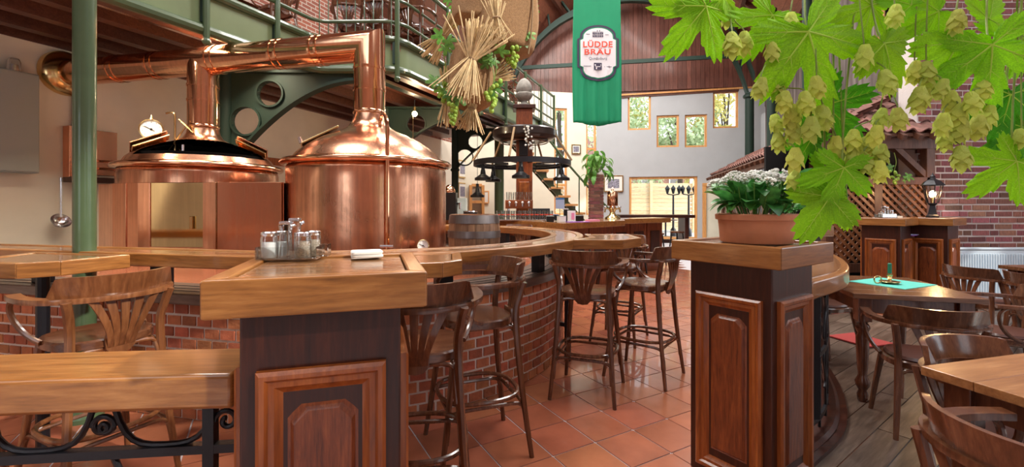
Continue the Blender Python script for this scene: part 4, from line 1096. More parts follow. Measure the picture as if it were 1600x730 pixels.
dup(s1, (1.12, 4.72, 0), face(-.5, -.86), 'bar stool standing behind the jutting bar table', GS)
dup(s1, (-.215, 2.62, 0), face(-.93, -.36), 'bar stool turned sideways in front of the curved brick plinth', GS)
dup(s1, (-.43, 2.09, 0), face(-.12, .99), 'bar stool right behind the front post, slatted back towards us', GS)
dup(s1, (-2.88, 2.16, 0), face(.35, .93), 'dark bar stool cut by the left edge of the picture', GS)
dup(s1, (.05, 7.25, 0), face(-.35, -.93), 'bar stool on the far side of the ring counter, seen through the ring', GS)
dup(s1, (-.75, 7.45, 0), face(.05, -.99), 'bar stool on the far side of the ring counter behind the barrel', GS)
s6 = bentwood('bar_stool', 'chestnut bar stool with fan back behind the low left railing', 'stool', .77, True, ('bent_light', 'bentwood_x'))
s6['group'] = GS; s6.location = (-2.07, 2.26, 0); s6.rotation_euler = (0, 0, face(-.90, .43))
GC = 'bentwood dining armchairs'
c1 = bentwood('dining_chair', 'bentwood armchair with leather seat at the near side of the turquoise-cloth table', 'chair', .46, False, pad=True)
c1['group'] = GC; c1.location = (2.55, 2.80, 0); c1.rotation_euler = (0, 0, face(.40, .92))
dup(c1, (3.62, 3.30, 0), face(-.93, .38), 'bentwood armchair at the right end of the turquoise-cloth table', GC)
dup(c1, (2.02, 1.80, 0), face(.18, -.98), 'bentwood armchair at the far side of the front pine table, facing us', GC)
dup(c1, (1.53, 1.25, 0), face(.99, .12), 'bentwood armchair closest to us, tucked under the front pine table', GC)
dup(c1, (2.95, 4.28, 0), face(.30, -.95), 'bentwood armchair behind the turquoise-cloth table by the railing', GC)
dup(c1, (4.62, 4.42, 0), face(.97, .2), 'bentwood armchair in front of the radiator', GC)
dup(c1, (4.72, 3.95, 0), face(.97, -.1), 'bentwood armchair at the right picture edge beside the radiator', GC)
# chairs up on the gallery
for k, (x, y, a, w) in enumerate(((-2.45, 6.85, 10, 'left'), (-1.95, 6.75, -5, 'middle'), (-1.47, 6.95, -20, 'right'))):
    dup(c1, (x, y, 3.64), R(a), 'dark bentwood chair up on the gallery, %s of the three above the pipe elbow' % w, 'gallery chairs')
for k, (x, y, a, w) in enumerate(((-3.3, 6.3, 60, 'beside the turned table leg'), (-.62, 9.2, -70, 'behind the burlap sacks'), (-.2, 10.4, -60, 'above the round lamp wheel'), (.2, 11.4, -60, 'farthest along the railing'))):
    dup(c1, (x, y, 3.64), R(a), 'dark bentwood chair up on the gallery, %s' % w, 'gallery chairs')

# ------------------------------------------------------------------ tables
def turned_leg(h):
    return [(.022, 0), (.030, .02), (.034, .06), (.024, .09), (.040, .12), (.046, .15), (.030, .185), (.026, .20), (.033, .26), (.038, .38), (.040, h - .28), (.030, h - .25), (.044, h - .22), (.044, h - .20), (.030, h - .18), (.040, h - .165)]
def table(lab, corner, wdir, W, Dp, H, top, planks, name='dining_table', z0=0):
    """corner = near-left corner, wdir along width, depth to the left-hand normal"""
    wd = Vector(wdir).normalized(); dd = Vector((-wd.y, wd.x)); c = Vector(corner) + wd * W / 2 + dd * Dp / 2
    t = thing(name, lab, 'table', (c.x, c.y, z0), math.atan2(wd.y, wd.x))
    st = Dp / planks
    for k in range(planks): MB().box(0, -Dp / 2 + st * (k + .5), H - .0175, W, st - .0015, .035).build('top_plank', top, t, 0, .003)
    leg = MB().lathe(turned_leg(H - .04), 16)
    for sx in (-1, 1):
        for sy in (-1, 1):
            lx, ly = sx * (W / 2 - .09), sy * (Dp / 2 - .09)
            o = MB().lathe(turned_leg(H - .04), 16, (lx, ly, 0)).build('leg', 'table_leg', t, 50)
            MB().box(lx, ly, H - .12, .085, .085, .17).build('leg_block', 'table_leg', o, 0, .004)
    for sy in (-1, 1): MB().box(0, sy * (Dp / 2 - .09), H - .09, W - .26, .025, .11).build('apron', 'table_leg', t, 0)
    for sx in (-1, 1): MB().box(sx * (W / 2 - .09), 0, H - .09, .025, Dp - .26, .11).build('apron', 'table_leg', t, 0)
    return t
t1 = table('dark wooden table with turquoise cloth and candle', (2.37, 3.13), (.965, -.262), .76, .92, .785, 'table_dark', 5)
t2 = table('pine-topped table in the lower right corner', (1.84, .98), (.965, .26), 1.15, .84, .76, 'table_pine', 5)
t3 = table('dark table in front of the radiator', (5.05, 3.75), (1, .05), .9, .9, .78, 'table_dark', 4)
table('dark table with turned legs up on the gallery', (-3.95, 6.5), (.39, .92), .9, .8, .78, 'table_dark', 4, z0=3.64)
table('second dark table up on the gallery between stacked chairs', (-2.3, 7.3), (.92, .39), 1.2, .8, .78, 'table_dark', 4, z0=3.64)
# turquoise cloth, candle
Tm = t1.matrix_basis
cl_ = tag(MB().box(0, 0, .0015, .44, .38, .003).build('table_runner', 'turquoise', loc=(2.97, 3.53, .7855), rz=R(24)), 'turquoise cloth laid across the dark table', 'tablecloth')
ch_ = thing('candle_holder', 'brass chamber candlestick on the turquoise cloth', 'candle holder', (2.93, 3.50, .789))
MB().lathe([(.03, 0), (.055, .006), (.068, .016), (.066, .019), (.03, .010), (.012, .014), (.010, .03), (.020, .04), (.012, .05), (.018, .062), (.018, .078), (.012, .078)], 24).build('dish', 'brass', ch_)
MB().tube([Vector((-.065 - .028 + .028 * math.cos(a), 0, .030 + .028 * math.sin(a))) for a in [2 * math.pi * k / 14 for k in range(14)]], .005, 8, closed=True).build('handle_ring', 'brass', ch_)
cd = thing('candle', 'green candle in the brass chamber candlestick', 'candle', (2.93, 3.50, .857))
MB().lathe([(.001, 0), (.0135, 0), (.013, .085), (.008, .09), (.001, .088)], 14).build('wax', 'candle', cd); MB().tube([(0, 0, .088), (.002, 0, .102)], .0018, 5).build('wick', 'black', cd)
# red rug
tag(MB().box(0, 0, .006, .36, .4, .012, 0).build('rug', 'red_carpet', loc=(3.55, 4.60, .017), rz=.3), 'small red rug on the dark plank floor under the table', 'rug')

# radiator
ra = thing('radiator', 'pale blue-white panel radiator on the brick wall', 'radiator', (6.35, 6.06, .10))
MB().box(0, 0, .35, 1.35, .05, .68).build('panel', 'radiator', ra, 0, .008)
fm = MB().box(0, 0, 0, .016, .016, .60).mesh('flute', 0); fm.materials.append(M['radiator'])
for k in range(38): piece('flute', fm, ra, (-.64 + k * .0345, -.030, .34))
MB().box(0, .02, .71, 1.37, .11, .025).build('top_grille', 'radiator', ra, 0, .004)
for s in (-1, 1): MB().box(s * .685, .02, .36, .012, .10, .68).build('end_plate', 'radiator', ra, 0)
MB().tube([(-.69, 0, .66), (-.80, 0, .66)], .03, 12).build('valve', 'white', ra); MB().tube([(-.74, .02, .63), (-.74, .02, -.1)], .012, 8).build('feed_pipe', 'white', ra)

# ------------------------------------------------------------------ on the front post: condiments, coasters
cz = 1.208
def jar(root, x, y, r, h, fill, fm_):
    o = MB().lathe([(r * .9, .004), (r, .012), (r, h * .72), (r * .93, h * .84), (r * .86, h * .86)], 20, (x, y, 0)).build('jar', 'jar_glass', root, 30)
    MB().lathe([(.001, .008), (r * .84, .008), (r * .84, h * fill), (.001, h * fill)], 16, (x, y, 0)).build('contents', fm_, o, 30)
    MB().lathe([(r * .92, h * .84), (r * .96, h * .86), (r * .96, h * .97), (r * .8, h), (.001, h * 1.005)], 20, (x, y, 0)).build('lid', 'steel', o, 30)
def condiments(lab, loc, rz, s=1.0):
    t = thing('condiment_set', lab, 'condiments', loc, rz)
    MB().box(0, 0, .004, .20, .105, .006).build('tray', 'jar_glass', t, 0, .003)
    for y in (-.0515, .0515): MB().box(0, y, .026, .20, .003, .04).build('tray_side', 'jar_glass', t, 0)
    for x in (-.0985, .0985): MB().box(x, 0, .026, .003, .10, .04).build('tray_end', 'jar_glass', t, 0)
    MB().box(.115, 0, .03, .03, .05, .045).build('tray_handle', 'jar_glass', t, 0, .004)
    jar(t, -.066, -.022, .028, .098, .62, 'salt'); jar(t, -.045, .026, .024, .098, .6, 'salt'); jar(t, .045, -.022, .029, .096, .66, 'pepper'); jar(t, .068, .024, .026, .098, .66, 'pepper')
    for x, y, h in ((-.012, -.02, .135), (.004, .026, .145)):
        o = MB().lathe([(.018, .004), (.024, .010), (.023, h * .3), (.020, h * .75), (.024, h * .88), (.022, h * .9)], 16, (x, y, 0)).build('cruet', 'jar_glass', t, 30)
        MB().box(x, y, h * .95, .036, .034, .012).build('cruet_lid', 'steel', o, 0, .004); MB().tube([(x + .018, y, h * .84), (x + .032, y, h * .9)], .005, 6).build('spout', 'steel', o)
    return t
condiments('glass salt, pepper and cruet set on the front post cap', (-.785, 1.605, cz), R(8))
for k in range(6):
    o = MB(); n = 6; r_ = .012; pts = []
    for cx_, cy_, a0 in ((.041, .041, 0), (-.041, .041, 90), (-.041, -.041, 180), (.041, -.041, 270)):
        pts += [(cx_ + math.cos(R(a0 + 90 * i / n)) * r_, cy_ + math.sin(R(a0 + 90 * i / n)) * r_) for i in range(n + 1)]
    o.prism(pts, 0, .0035)
    q = o.build('beer_mat', 'paper' if k < 5 else 'mat_board', loc=(-.535 + random.uniform(-.004, .004), 1.665 + random.uniform(-.004, .004), cz + k * .0037), rz=R(20 + random.uniform(-3, 3)))
    tag(q, ['white beer mat at the very bottom of the stack', 'second beer mat from the bottom of the stack', 'third beer mat from the bottom of the stack', 'third beer mat from the top of the stack', 'second beer mat from the top of the stack', 'topmost beer mat of the stack on the front post'][k], 'beer mat', 'beer mats on the front post')

# shakers and papers on the far post
condiments('small shaker set on the far post in front of the lattice', (PA[0] - .03, PA[1] - .03, 1.241), R(10))
tag(MB().box(0, 0, .012, .12, .1, .024).build('mat_stack', 'paper', loc=(PA[0] + .13, PA[1] + .02, 1.2375), rz=R(25)), 'pale stack of paper mats on the far post by the lattice', 'paper')
# lantern
ln = thing('lantern', 'lit black carriage lantern standing on the far post', 'lantern', (PB[0], PB[1], 1.241))
MB().lathe([(.001, 0), (.085, 0), (.085, .02), (.06, .04), (.04, .12), (.035, .15), (.06, .165), (.06, .18)], 4).build('foot', 'iron', ln, 20)
for k in range(6):
    a = 2 * math.pi * k / 6; b = 2 * math.pi * (k + 1) / 6
    MB().tube([(math.cos(a) * .055, math.sin(a) * .055, .18), (math.cos(a) * .10, math.sin(a) * .10, .40)], .006, 6).build('corner_bar', 'iron', ln)
    q = lambda t, r, z: (math.cos(t) * r, math.sin(t) * r, z)
    MB().add([q(a, .053, .185), q(b, .053, .185), q(b, .097, .395), q(a, .097, .395)], [(0, 1, 2, 3)]).build('pane', 'pane', ln, 0)
MB().lathe([(.12, .395), (.12, .405), (.08, .45), (.03, .48), (.025, .50), (.03, .51), (.012, .53), (.001, .56)], 6).build('roof', 'iron', ln, 20)
MB().ball((0, 0, .29), .035, 10, 1.3).build('bulb', 'lantern_bulb', ln); MB().tube([(0, 0, .18), (0, 0, .26)], .016, 8).build('socket', 'brass', ln)
l = D.lights.new('lantern_light', 'POINT'); l.energy = 14; l.color = (1, .62, .28); l.shadow_soft_size = .04
lo_ = D.objects.new('lantern_light', l); COL.objects.link(lo_); lo_.location = (PB[0], PB[1] - .05, 1.241 + .30)

# ------------------------------------------------------------------ flowerpots
def leafblade(L, W, bend=.3, n=6, cup=.15):
    mb = MB()
    for i in range(n + 1):
        f = i / n; w = W * math.sin(math.pi * (f * .88 + .06)) ** .8 if 0 < i < n else W * .08
        y = L * f * math.cos(bend * f); z = L * f * math.sin(-bend * f) + .0
        mb.v += [(-w / 2, y, z + cup * w), (0, y, z), (w / 2, y, z + cup * w)]
    for i in range(n): mb.f += [(i * 3, i * 3 + 1, i * 3 + 4, i * 3 + 3), (i * 3 + 1, i * 3 + 2, i * 3 + 5, i * 3 + 4)]
    return mb
def flowerpot(lab, loc, s, seed, nl=70, nf=26, plab=''):
    rd = random.Random(seed)
    t = thing('flowerpot', lab, 'flowerpot', loc)
    MB().lathe([(.001, 0), (.165 * s, 0), (.170 * s, .006 * s), (.178 * s, .09 * s), (.180 * s, .098 * s), (.192 * s, .10 * s), (.194 * s, .122 * s), (.186 * s, .126 * s), (.174 * s, .12 * s), (.17 * s, .09 * s)], 48).xf(Matrix.Diagonal((1, 1, 1.16, 1))).build('pot', 'terracotta', t, 40)
    MB().lathe([(.001, .109 * s), (.172 * s, .109 * s)], 24).build('soil', 'soil', t)
    p = thing('potted_plant', plab, 'plant', (loc[0], loc[1], loc[2] + .11 * s))
    lm = [leafblade(.15 * s, .085 * s, b).mesh('leaf', 60, False) for b in (.2, .5, .8)]
    for m_ in lm: m_.materials.append(M['leaf'])
    for k in range(nl):
        a = rd.uniform(0, 2 * math.pi); r = rd.uniform(.02, .165) * s; low = rd.random() < .35
        z = (.01 if low else rd.uniform(.06, .15)) * s
        if low: r = .11 * s; z = .075 * s
        piece('leaf', lm[rd.randrange(3)], p, (math.cos(a) * r, math.sin(a) * r, z), (rd.uniform(.45, .8) if low else rd.uniform(.6, 1.2), rd.uniform(-.3, .3), a - math.pi / 2), (rd.uniform(.7, 1.05),) * 3)
    fl = MB()
    for k in range(26):
        d = Vector((rd.gauss(0, 1), rd.gauss(0, 1), rd.gauss(0, 1) + .8)).normalized(); c = Vector((d.x * .032, d.y * .032, d.z * .016)) * s; r = .0065 * s
        fl.add([c + Vector((r, 0, 0)), c + Vector((0, r, 0)), c + Vector((-r, 0, 0)), c + Vector((0, -r, 0)), c + Vector((0, 0, r)), c - Vector((0, 0, r))], [(0, 1, 4), (1, 2, 4), (2, 3, 4), (3, 0, 4), (1, 0, 5), (2, 1, 5), (3, 2, 5), (0, 3, 5)])
    fm_ = fl.mesh('flower_head', 0); fm_.materials.append(M['flower'])
    for k in range(nf):
        a = rd.uniform(0, 2 * math.pi); r = math.sqrt(rd.random()) * .215 * s; z = (.235 - .9 * (r / s) ** 2 + rd.uniform(-.012, .012)) * s
        x, y = math.cos(a) * r, math.sin(a) * r
        piece('flower_head', fm_, p, (x, y, z), (rd.uniform(-.3, .3), rd.uniform(-.3, .3), a), (rd.uniform(1.0, 1.4),) * 3)
        MB().tube([(x * .5, y * .5, .0), (x * .9, y * .9, z * .6), (x, y, z)], .0025 * s, 5).build('stalk', 'leaf_mid', p)
flowerpot('large round terracotta pot on the right front post', (1.262, 2.335, 1.208), 1.0, 3, 80, 46, 'bushy green plant with white flower clusters in the large pot')
flowerpot('smaller terracotta pot on the post behind', (2.66, 4.30, 1.208), .72, 5, 40, 20, 'green plant with white flowers in the smaller pot behind')

# ------------------------------------------------------------------ left wall fittings
wt_ = Vector((.38, 1, 0)).normalized(); wang = math.atan2(wt_.y, wt_.x)
def onwall(px, off=0.02):
    k = (px - 800) / F; Y = (5.75 + .38 * 5.5) / (.38 - k); return Vector((WLx(Y) + off * wt_.y, Y - off * wt_.x, 0)), Y
def zof(py, Y): return 1.4 - (py - 320) / F * Y
p, Y = onwall(47); z0 = zof(272, Y); z1 = zof(120, Y)
t = thing('switch_cabinet', 'grey steel switch cabinet on the left wall', 'cabinet', (p.x, p.y, z0), wang)
MB().box(-.40, -.09, (z1 - z0) / 2, .80, .18, z1 - z0).build('body', 'cabinet', t, 0, .006); MB().box(-.40, -.19, (z1 - z0) / 2, .78, .012, z1 - z0 - .03).build('door', 'cabinet', t, 0, .004)
p2_, Y2 = onwall(14); t = thing('signal_lamp', 'small round glass lamp on top of the grey cabinet', 'lamp', (p2_.x + .08, p2_.y - .03, z1 + .001))
MB().lathe([(.06, 0), (.065, .02), (.06, .05), (.06, .11), (.045, .15), (.001, .165)], 16).build('dome', 'jar_glass', t); MB().lathe([(.04, 0), (.04, .08), (.001, .09)], 12).build('core', 'steel', t)
pa, Ya = onwall(97); pb, Yb = onwall(178)
L = (pb - pa).length; z0 = zof(278, Ya); z1 = zof(197, Ya)
t = thing('copper_wall_box', 'open copper box with hinges mounted on the left wall', 'box', (pa.x, pa.y, z0), wang)
MB().box(.06, -.06, (z1 - z0) / 2, .12, .14, z1 - z0).build('side_flap', 'copper_clad', t, 0, .004); MB().box(L / 2 + .06, -.03, (z1 - z0) / 2 + .02, L - .12, .05, z1 - z0 - .06).build('back_sheet', 'copper_clad', t, 0, .004)
MB().box(L / 2 + .12, -.10, -.02, L + .24, .22, .07).build('shelf', 'mahogany_x', t, 0, .006)
for z in (.14, .24): MB().tube([(L * .6, -.07, z), (L * .95, -.07, z)], .014, 8).build('hinge_bar', 'copper_bright', t)
pp, Yp = onwall(112); t = tag(MB().tube([(0, 0, 0), (0, 0, .45)], .025, 8).build('wall_pole', 'bentwood', loc=(pp.x + .02, pp.y, z1 - .02)), 'short brown wooden pole above the copper wall box', 'pole')
p, Y = onwall(84, .15); zt_ = zof(278, Y); zb_ = zof(352, Y)
t = thing('ladle', 'steel ladle hanging below the copper wall box', 'ladle', (p.x, p.y, zb_), wang)
h = zt_ - zb_
MB().tube([(0, 0, .10), (0, 0, h)], .014, 8).build('handle', 'steel', t)
bowl = MB().lathe([(.001, -.07), (.05, -.062), (.085, -.035), (.10, 0), (.096, 0), (.08, -.03), (.048, -.055), (.001, -.062)], 24).xf(Matrix.Translation((0, -.01, .06)) @ Matrix.Rotation(R(55), 4, 'X')); bowl.build('bowl', 'steel', t)
# ledge board along the wall behind the kettles
pa, Ya = onwall(395, .05); pb, Yb = onwall(475, .05)
tag(MB().bar((0, 0, 0), (pb - pa), .08, .14).build('wall_rail', 'panel_frame', loc=(pa.x, pa.y, zof(250, Ya))), 'brown wooden rail along the wall between the kettles', 'rail')
MBk = MB()
# framed prints on the left wall
def picture(lab, p, ang, w, h, z, mat='photo_print', fr='brass'):
    t = thing('framed_picture', lab, 'picture', (p[0], p[1], z), ang)
    for s in (-1, 1): MB().box(s * (w / 2 - .02), 0, h / 2, .04, .03, h).build('frame_stile', fr, t, 0, .004)
    for z_ in (.02, h - .02): MB().box(0, 0, z_, w - .08, .03, .04).build('frame_rail', fr, t, 0, .004)
    MB().box(0, .004, h / 2, w - .07, .012, h - .07).build('mount', 'mat_board', t, 0); MB().box(0, -.004, h / 2, w * .58, .008, h * .55).build('print', mat, t, 0)
    return t
for (y0, y1, w_) in ((248, 278, 'upper'), (283, 313, 'lower')):
    p, Y = onwall(721, .04); picture('%s of the two gilt framed prints on the left wall' % w_, (p.x, p.y), wang, .62, .62, zof(y1, Y))
s_, Yb3 = hit(*B3, 958); q = Vector(B3[0]) + dr * s_; zz = zof(300, Yb3)
picture('gilt framed street photograph beside the copper vessel', (q.x, q.y - .06), math.atan2(dr.y, dr.x), .72, .62, zz)
s_, Yb2 = hit(*B2, 900); d2_ = (Vector(B2[1]) - Vector(B2[0])).normalized(); q = Vector(B2[0]) + d2_ * s_
picture('small framed picture between the two tall windows', (q.x, q.y - .05), math.atan2(d2_.y, d2_.x), .36, .36, zof(241, Yb2))
s_, Yb1 = hit(*B1, 760); q = Vector(B1[0]) + d1 * s_; picture('narrow framed notice beside the far door', (q.x, q.y - .05), math.atan2(d1.y, d1.x), .2, .45, zof(318, Yb1), 'paper', 'pine')

# ------------------------------------------------------------------ hanging burlap sacks with straw
def sack(lab, c, w, h, dp, seed, tilt=(0, 0, 0), rope_to=5.6, group='burlap sacks', neck=True):
    rd = random.Random(seed); t = thing('burlap_sack', lab, 'sack', c); n = 40; m = 26; mb = MB()
    T = Matrix.Rotation(tilt[0], 3, 'X') @ Matrix.Rotation(tilt[1], 3, 'Y') @ Matrix.Rotation(tilt[2], 3, 'Z')
    ph = [rd.uniform(0, 6) for _ in range(6)]
    for j in range(m + 1):
        v = j / m; z = -h / 2 + h * v
        f = min(1, (v / .16)) ** .55 * (1 - .30 * v ** 2.2)
        if neck and v > .80: f *= 1 - .62 * math.sin(min(1, (v - .80) / .10) * math.pi / 2) + (.30 * ((v - .90) / .10) if v > .90 else 0)
        for i in range(n):
            a = 2 * math.pi * i / n
            k = 2.7; ca, sa = math.cos(a), math.sin(a)
            x = math.copysign(abs(ca) ** (2 / k), ca) * w / 2; y = math.copysign(abs(sa) ** (2 / k), sa) * dp / 2
            wr = 1 + .035 * math.sin(a * 3 + ph[0] + v * 5) + .025 * math.sin(a * 7 + ph[1] - v * 6) * (.4 + v) + (.10 * math.sin(a * 9 + ph[2]) if v > .8 and neck else 0)
            sag = -.03 * h * math.sin(a * 2 + ph[3]) * (1 - v)
            q = T @ Vector((x * f * wr, y * f * wr, z + sag)); mb.v.append(tuple(q))
    for j in range(m):
        for i in range(n): mb.f.append((j * n + i, j * n + (i + 1) % n, j * n + n + (i + 1) % n, j * n + n + i))
    mb.f.append(tuple(range(n))[::-1]); mb.f.append(tuple(m * n + i for i in range(n)))
    mb.build('sack_body', 'burlap', t, 60)
    sm = [T @ Vector((w * .36 * (1 - .25 * v ** 2), -dp * .46 * (1 - .2 * v ** 2), -h * .42 + h * .75 * v)) for v in [k / 8 for k in range(9)]]
    MB().tube(sm, .007, 6).build('seam', 'rope', t)
    top = T @ Vector((0, 0, h * .36))
    MB().tube([top, Vector((top.x * .6, top.y, rope_to - c[2]))], .014, 8).build('rope', 'rope', t)
    return t
def sheaf(lab, c, d, L, spread0, spread1, n, seed, r=.006):
    rd = random.Random(seed); d = Vector(d).normalized(); t = thing('straw_sheaf', lab, 'straw', c)
    a = d.cross(Vector((0, 1, .1))).normalized(); b = d.cross(a); mb = MB()
    for k in range(n):
        u = rd.gauss(0, 1); v = rd.gauss(0, 1) * .5; l0 = L * rd.uniform(.35, .52); l1 = L * rd.uniform(.4, .56)
        mid = a * u * .014 + b * v * .02 - b * 0
        mb.tube([mid - d * l0 + a * u * spread0 + b * v * spread0, mid, mid + d * l1 + a * u * spread1 + b * v * spread1], [r, r * .9, r * .6], 4)
    stuff(mb.build('stalks', 'straw', t, 0)); MB().tube([a * .03 * math.cos(q) + b * .025 * math.sin(q) for q in [2 * math.pi * k / 10 for k in range(10)]], .007, 6, closed=True).build('binding', 'rope', t)
    return t
SY = 4.0
c = at(788, 28, SY); sack('bulging upper burlap sack with side seam hanging from the roof', (c.x, c.y, c.z), .62, .72, .5, 2, (R(8), R(10), .2), 7.0)
c = at(738, 112, SY - .05); sack('lower burlap sack hanging behind the crossed straw sheaf', (c.x, c.y, c.z), .42, .68, .38, 4, (R(4), R(6), .1), 5.0)
c = at(738, 8, SY - .1); sk3 = sack('crumpled sack neck folded over at the top left of the sacks', (c.x, c.y, c.z), .36, .34, .3, 9, (0, R(-8), .4), 4.6)
c = at(737, 92, SY - .33); sheaf('big crossed sheaf of straw tied in front of the lower sack', (c.x, c.y, c.z), (-.32, -.02, -.94), .66, .10, .075, 95, 1)
c = at(776, 28, SY - .36); sheaf('short straw bunch tied to the upper sack', (c.x, c.y, c.z), (.05, 0, -1), .34, .02, .04, 45, 2, .004)
c = at(737, 170, SY - .1); sheaf('straw tuft hanging under the lower sack', (c.x, c.y, c.z), (-.15, 0, -1), .36, .012, .045, 60, 3)
c = at(702, 150, SY - .1); sheaf('straw bundle hanging at the left of the sacks', (c.x, c.y, c.z), (.05, 0, -1), .5, .02, .04, 60, 4)
c = at(770, 122, SY - .1); sheaf('straw ears sticking out at the right of the lower sack', (c.x, c.y, c.z), (.85, .1, .45), .36, .02, .04, 35, 5)
c = at(694, 55, SY + .1); sheaf('straw bundle behind the upper left of the sacks', (c.x, c.y, c.z), (-.6, .1, -.8), .5, .02, .05, 45, 6)
def palm_leaf(R0, seed=0, n=110, lobes=5, ser=.06, deep=.55):
    rd = random.Random(seed); mb = MB(); rings = 5
    axes = {5: [(0, 1.0), (57, .90), (-57, .90), (116, .62), (-116, .62)], 3: [(0, 1.0), (72, .74), (-72, .74)]}[lobes]
    wid = 32 if lobes == 5 else 36
    def rad(th):
        base_ = .27 if lobes == 5 else .32; hw = 30 if lobes == 5 else 42
        gap = max(0, (abs(th) - 140) / 40); r = base_ * (1 - gap * .85)
        for ax, l in axes:
            dlt = abs((th - ax + 180) % 360 - 180)
            if dlt < hw: r = max(r, base_ + (l - base_) * (1 - (dlt / hw) ** 1.7))
        return r
    mb.v.append((0, 0, 0))
    for j in range(1, rings + 1):
        for i in range(n):
            th = -180 + 360 * i / n; r = rad(th) * R0 * (1 + ser * ((i % 3) - 1) * (j / rings) ** 3)
            f = j / rings; x = math.sin(R(th)) * r * f; y = math.cos(R(th)) * r * f
            z = 0
            for ax, l in axes:
                dlt = abs((th - ax + 180) % 360 - 180)
                if dlt < 34: z = -(1 - dlt / 34) * .05 * R0 * min(1, f * 2)
            z += -.16 * R0 * (f * rad(th)) ** 2 + .035 * R0 * math.sin(th * .11 + seed) * f + (.010 * R0 * (1 if (i // 2) % 2 else -1)) * f
            mb.v.append((x, y, z))
    for i in range(n): mb.f.append((0, 1 + i, 1 + (i + 1) % n))
    for j in range(rings - 1):
        for i in range(n): mb.f.append((1 + j * n + i, 1 + (j + 1) * n + i, 1 + (j + 1) * n + (i + 1) % n, 1 + j * n + (i + 1) % n))
    return mb
gl = palm_leaf(.085, 1, 60, 5, .05).mesh('leaf', 50, False); gl.materials.append(M['leaf_mid'])
def facing_rot(tipdeg, tilt=0, roll=0):
    """leaf +Y (tip) along image direction tipdeg (0 = right, 90 = up), face towards the camera (-Y)"""
    a = R(tipdeg); m_ = Matrix((Vector((math.sin(a), 0, -math.cos(a))), Vector((math.cos(a), 0, math.sin(a))), Vector((0, -1, 0)))).transposed()
    return m_ @ Matrix.Rotation(tilt, 3, 'X') @ Matrix.Rotation(roll, 3, 'Y')
def grape_spray(lab, px, py, Y, n, leaves, seed, dw=1.0):
    rd = random.Random(seed); c = at(px, py, Y); t = thing('grape_spray', lab, 'garland', c)
    gm = MB().ball((0, 0, 0), .021, 10).mesh('grape', 60); gm.materials.append(M['grape'])
    for k in range(n):
        f = k / max(1, n - 1); r = .055 * (1 - f * .75) * dw; a = rd.uniform(0, 6.28)
        piece('grape', gm, t, (math.cos(a) * r, math.sin(a) * r * .7 - .02, -f * .16))
    for dx, dz, td in leaves:
        o = piece('leaf', gl, t, (dx, -.02, dz)); o.rotation_euler = facing_rot(td, rd.uniform(-.4, .4), rd.uniform(-.5, .5)).to_euler(); o.scale = (rd.uniform(.8, 1.2),) * 3
    MB().tube(catmull([(0, .0, .25), (.02, -.01, .12), (0, 0, 0), (0, -.01, -.15)], 4), .005, 6).build('stem', 'hop_stem', t)
grape_spray('green grapes under the upper sack at right', 800, 76, SY - .12, 20, [(.07, .06, 30), (.10, .10, 60), (.14, .12, 20), (-.05, .06, 150)], 1, 1.3)
grape_spray('green grapes and leaves at the right of the lower sack', 772, 128, SY - .22, 16, [(-.02, .20, 200), (.0, .17, 300), (-.06, .15, 160), (.05, .24, 60), (-.08, .22, 190)], 2)
grape_spray('lowest green grape bunch right of the lower sack', 768, 144, SY - .24, 10, [(.02, .04, 320)], 3, .9)
grape_spray('green grapes and leaves at the left of the sacks', 693, 130, SY - .15, 9, [(-.02, -.06, 250), (.05, -.1, 280), (-.06, .02, 190), (.02, .3, 270), (.04, .36, 300), (-.02, .40, 200)], 4)
grape_spray('small green grape bunch low at the left of the sacks', 708, 164, SY - .2, 14, [(-.03, .08, 200), (.04, .06, 320), (.0, .12, 90)], 5, .7)
grape_spray('leaf spray above the upper sack at right', 830, 8, SY + .1, 3, [(0, .05, 300), (.02, -.03, 260), (.03, .12, 20), (-.01, -.1, 280)], 6, .5)
grape_spray('leaf spray at the top left of the sacks', 712, 14, SY + .1, 3, [(0, .02, 250), (-.06, .08, 190), (.04, -.06, 290), (-.03, -.05, 230)], 7, .5)

# ------------------------------------------------------------------ banner
BYd = 8.5; bx0, bx1 = gx(896, BYd), gx(971, BYd); bw2 = (bx1 - bx0); bxc = (bx0 + bx1) / 2; bz0 = zof(194, BYd); bz1 = 6.1
ban = thing('banner', 'long green cloth banner with brewery crest hanging from the roof', 'banner', (bxc, BYd, bz0))
def fold(x, z):
    k = max(0, 1 - z / 1.6)
    return .018 * math.sin(x * 26 + z * .6) * (.10 + k) + .012 * math.sin(x * 55 + 1) * (.06 + k) + .05 * math.sin(z * .8)
mb = MB(); nx, nz = 48, 40
for j in range(nz + 1):
    for i in range(nx + 1):
        z = (bz1 - bz0) * j / nz; wv_ = 1 + .03 * math.sin(z * 1.6); x = (i / nx - .5) * bw2 * wv_
        zz_ = z + (.035 * math.cos((i / nx) * math.pi * 2) if j == 0 else 0)
        mb.v.append((x, fold(x, z), zz_))
for j in range(nz):
    for i in range(nx): mb.f.append((j * (nx + 1) + i, j * (nx + 1) + i + 1, (j + 1) * (nx + 1) + i + 1, (j + 1) * (nx + 1) + i))
o = mb.build('cloth', 'banner', ban, 60); sm_ = o.modifiers.new('thick', 'SOLIDIFY'); sm_.thickness = .006; sm_.offset = 1
MB().tube([(-bw2 * .55, .05, bz1 - bz0), (bw2 * .55, .05, bz1 - bz0)], .02, 8).build('hanging_rod', 'beam', ban); MB().tube([(0, .05, bz1 - bz0), (0, .05, bz1 - bz0 + 2.0)], .008, 6).build('cord', 'rope', ban)
sc_ = BYd / F
def bp(px, py): return ((px - 933.5) * sc_, (194 - py) * sc_)
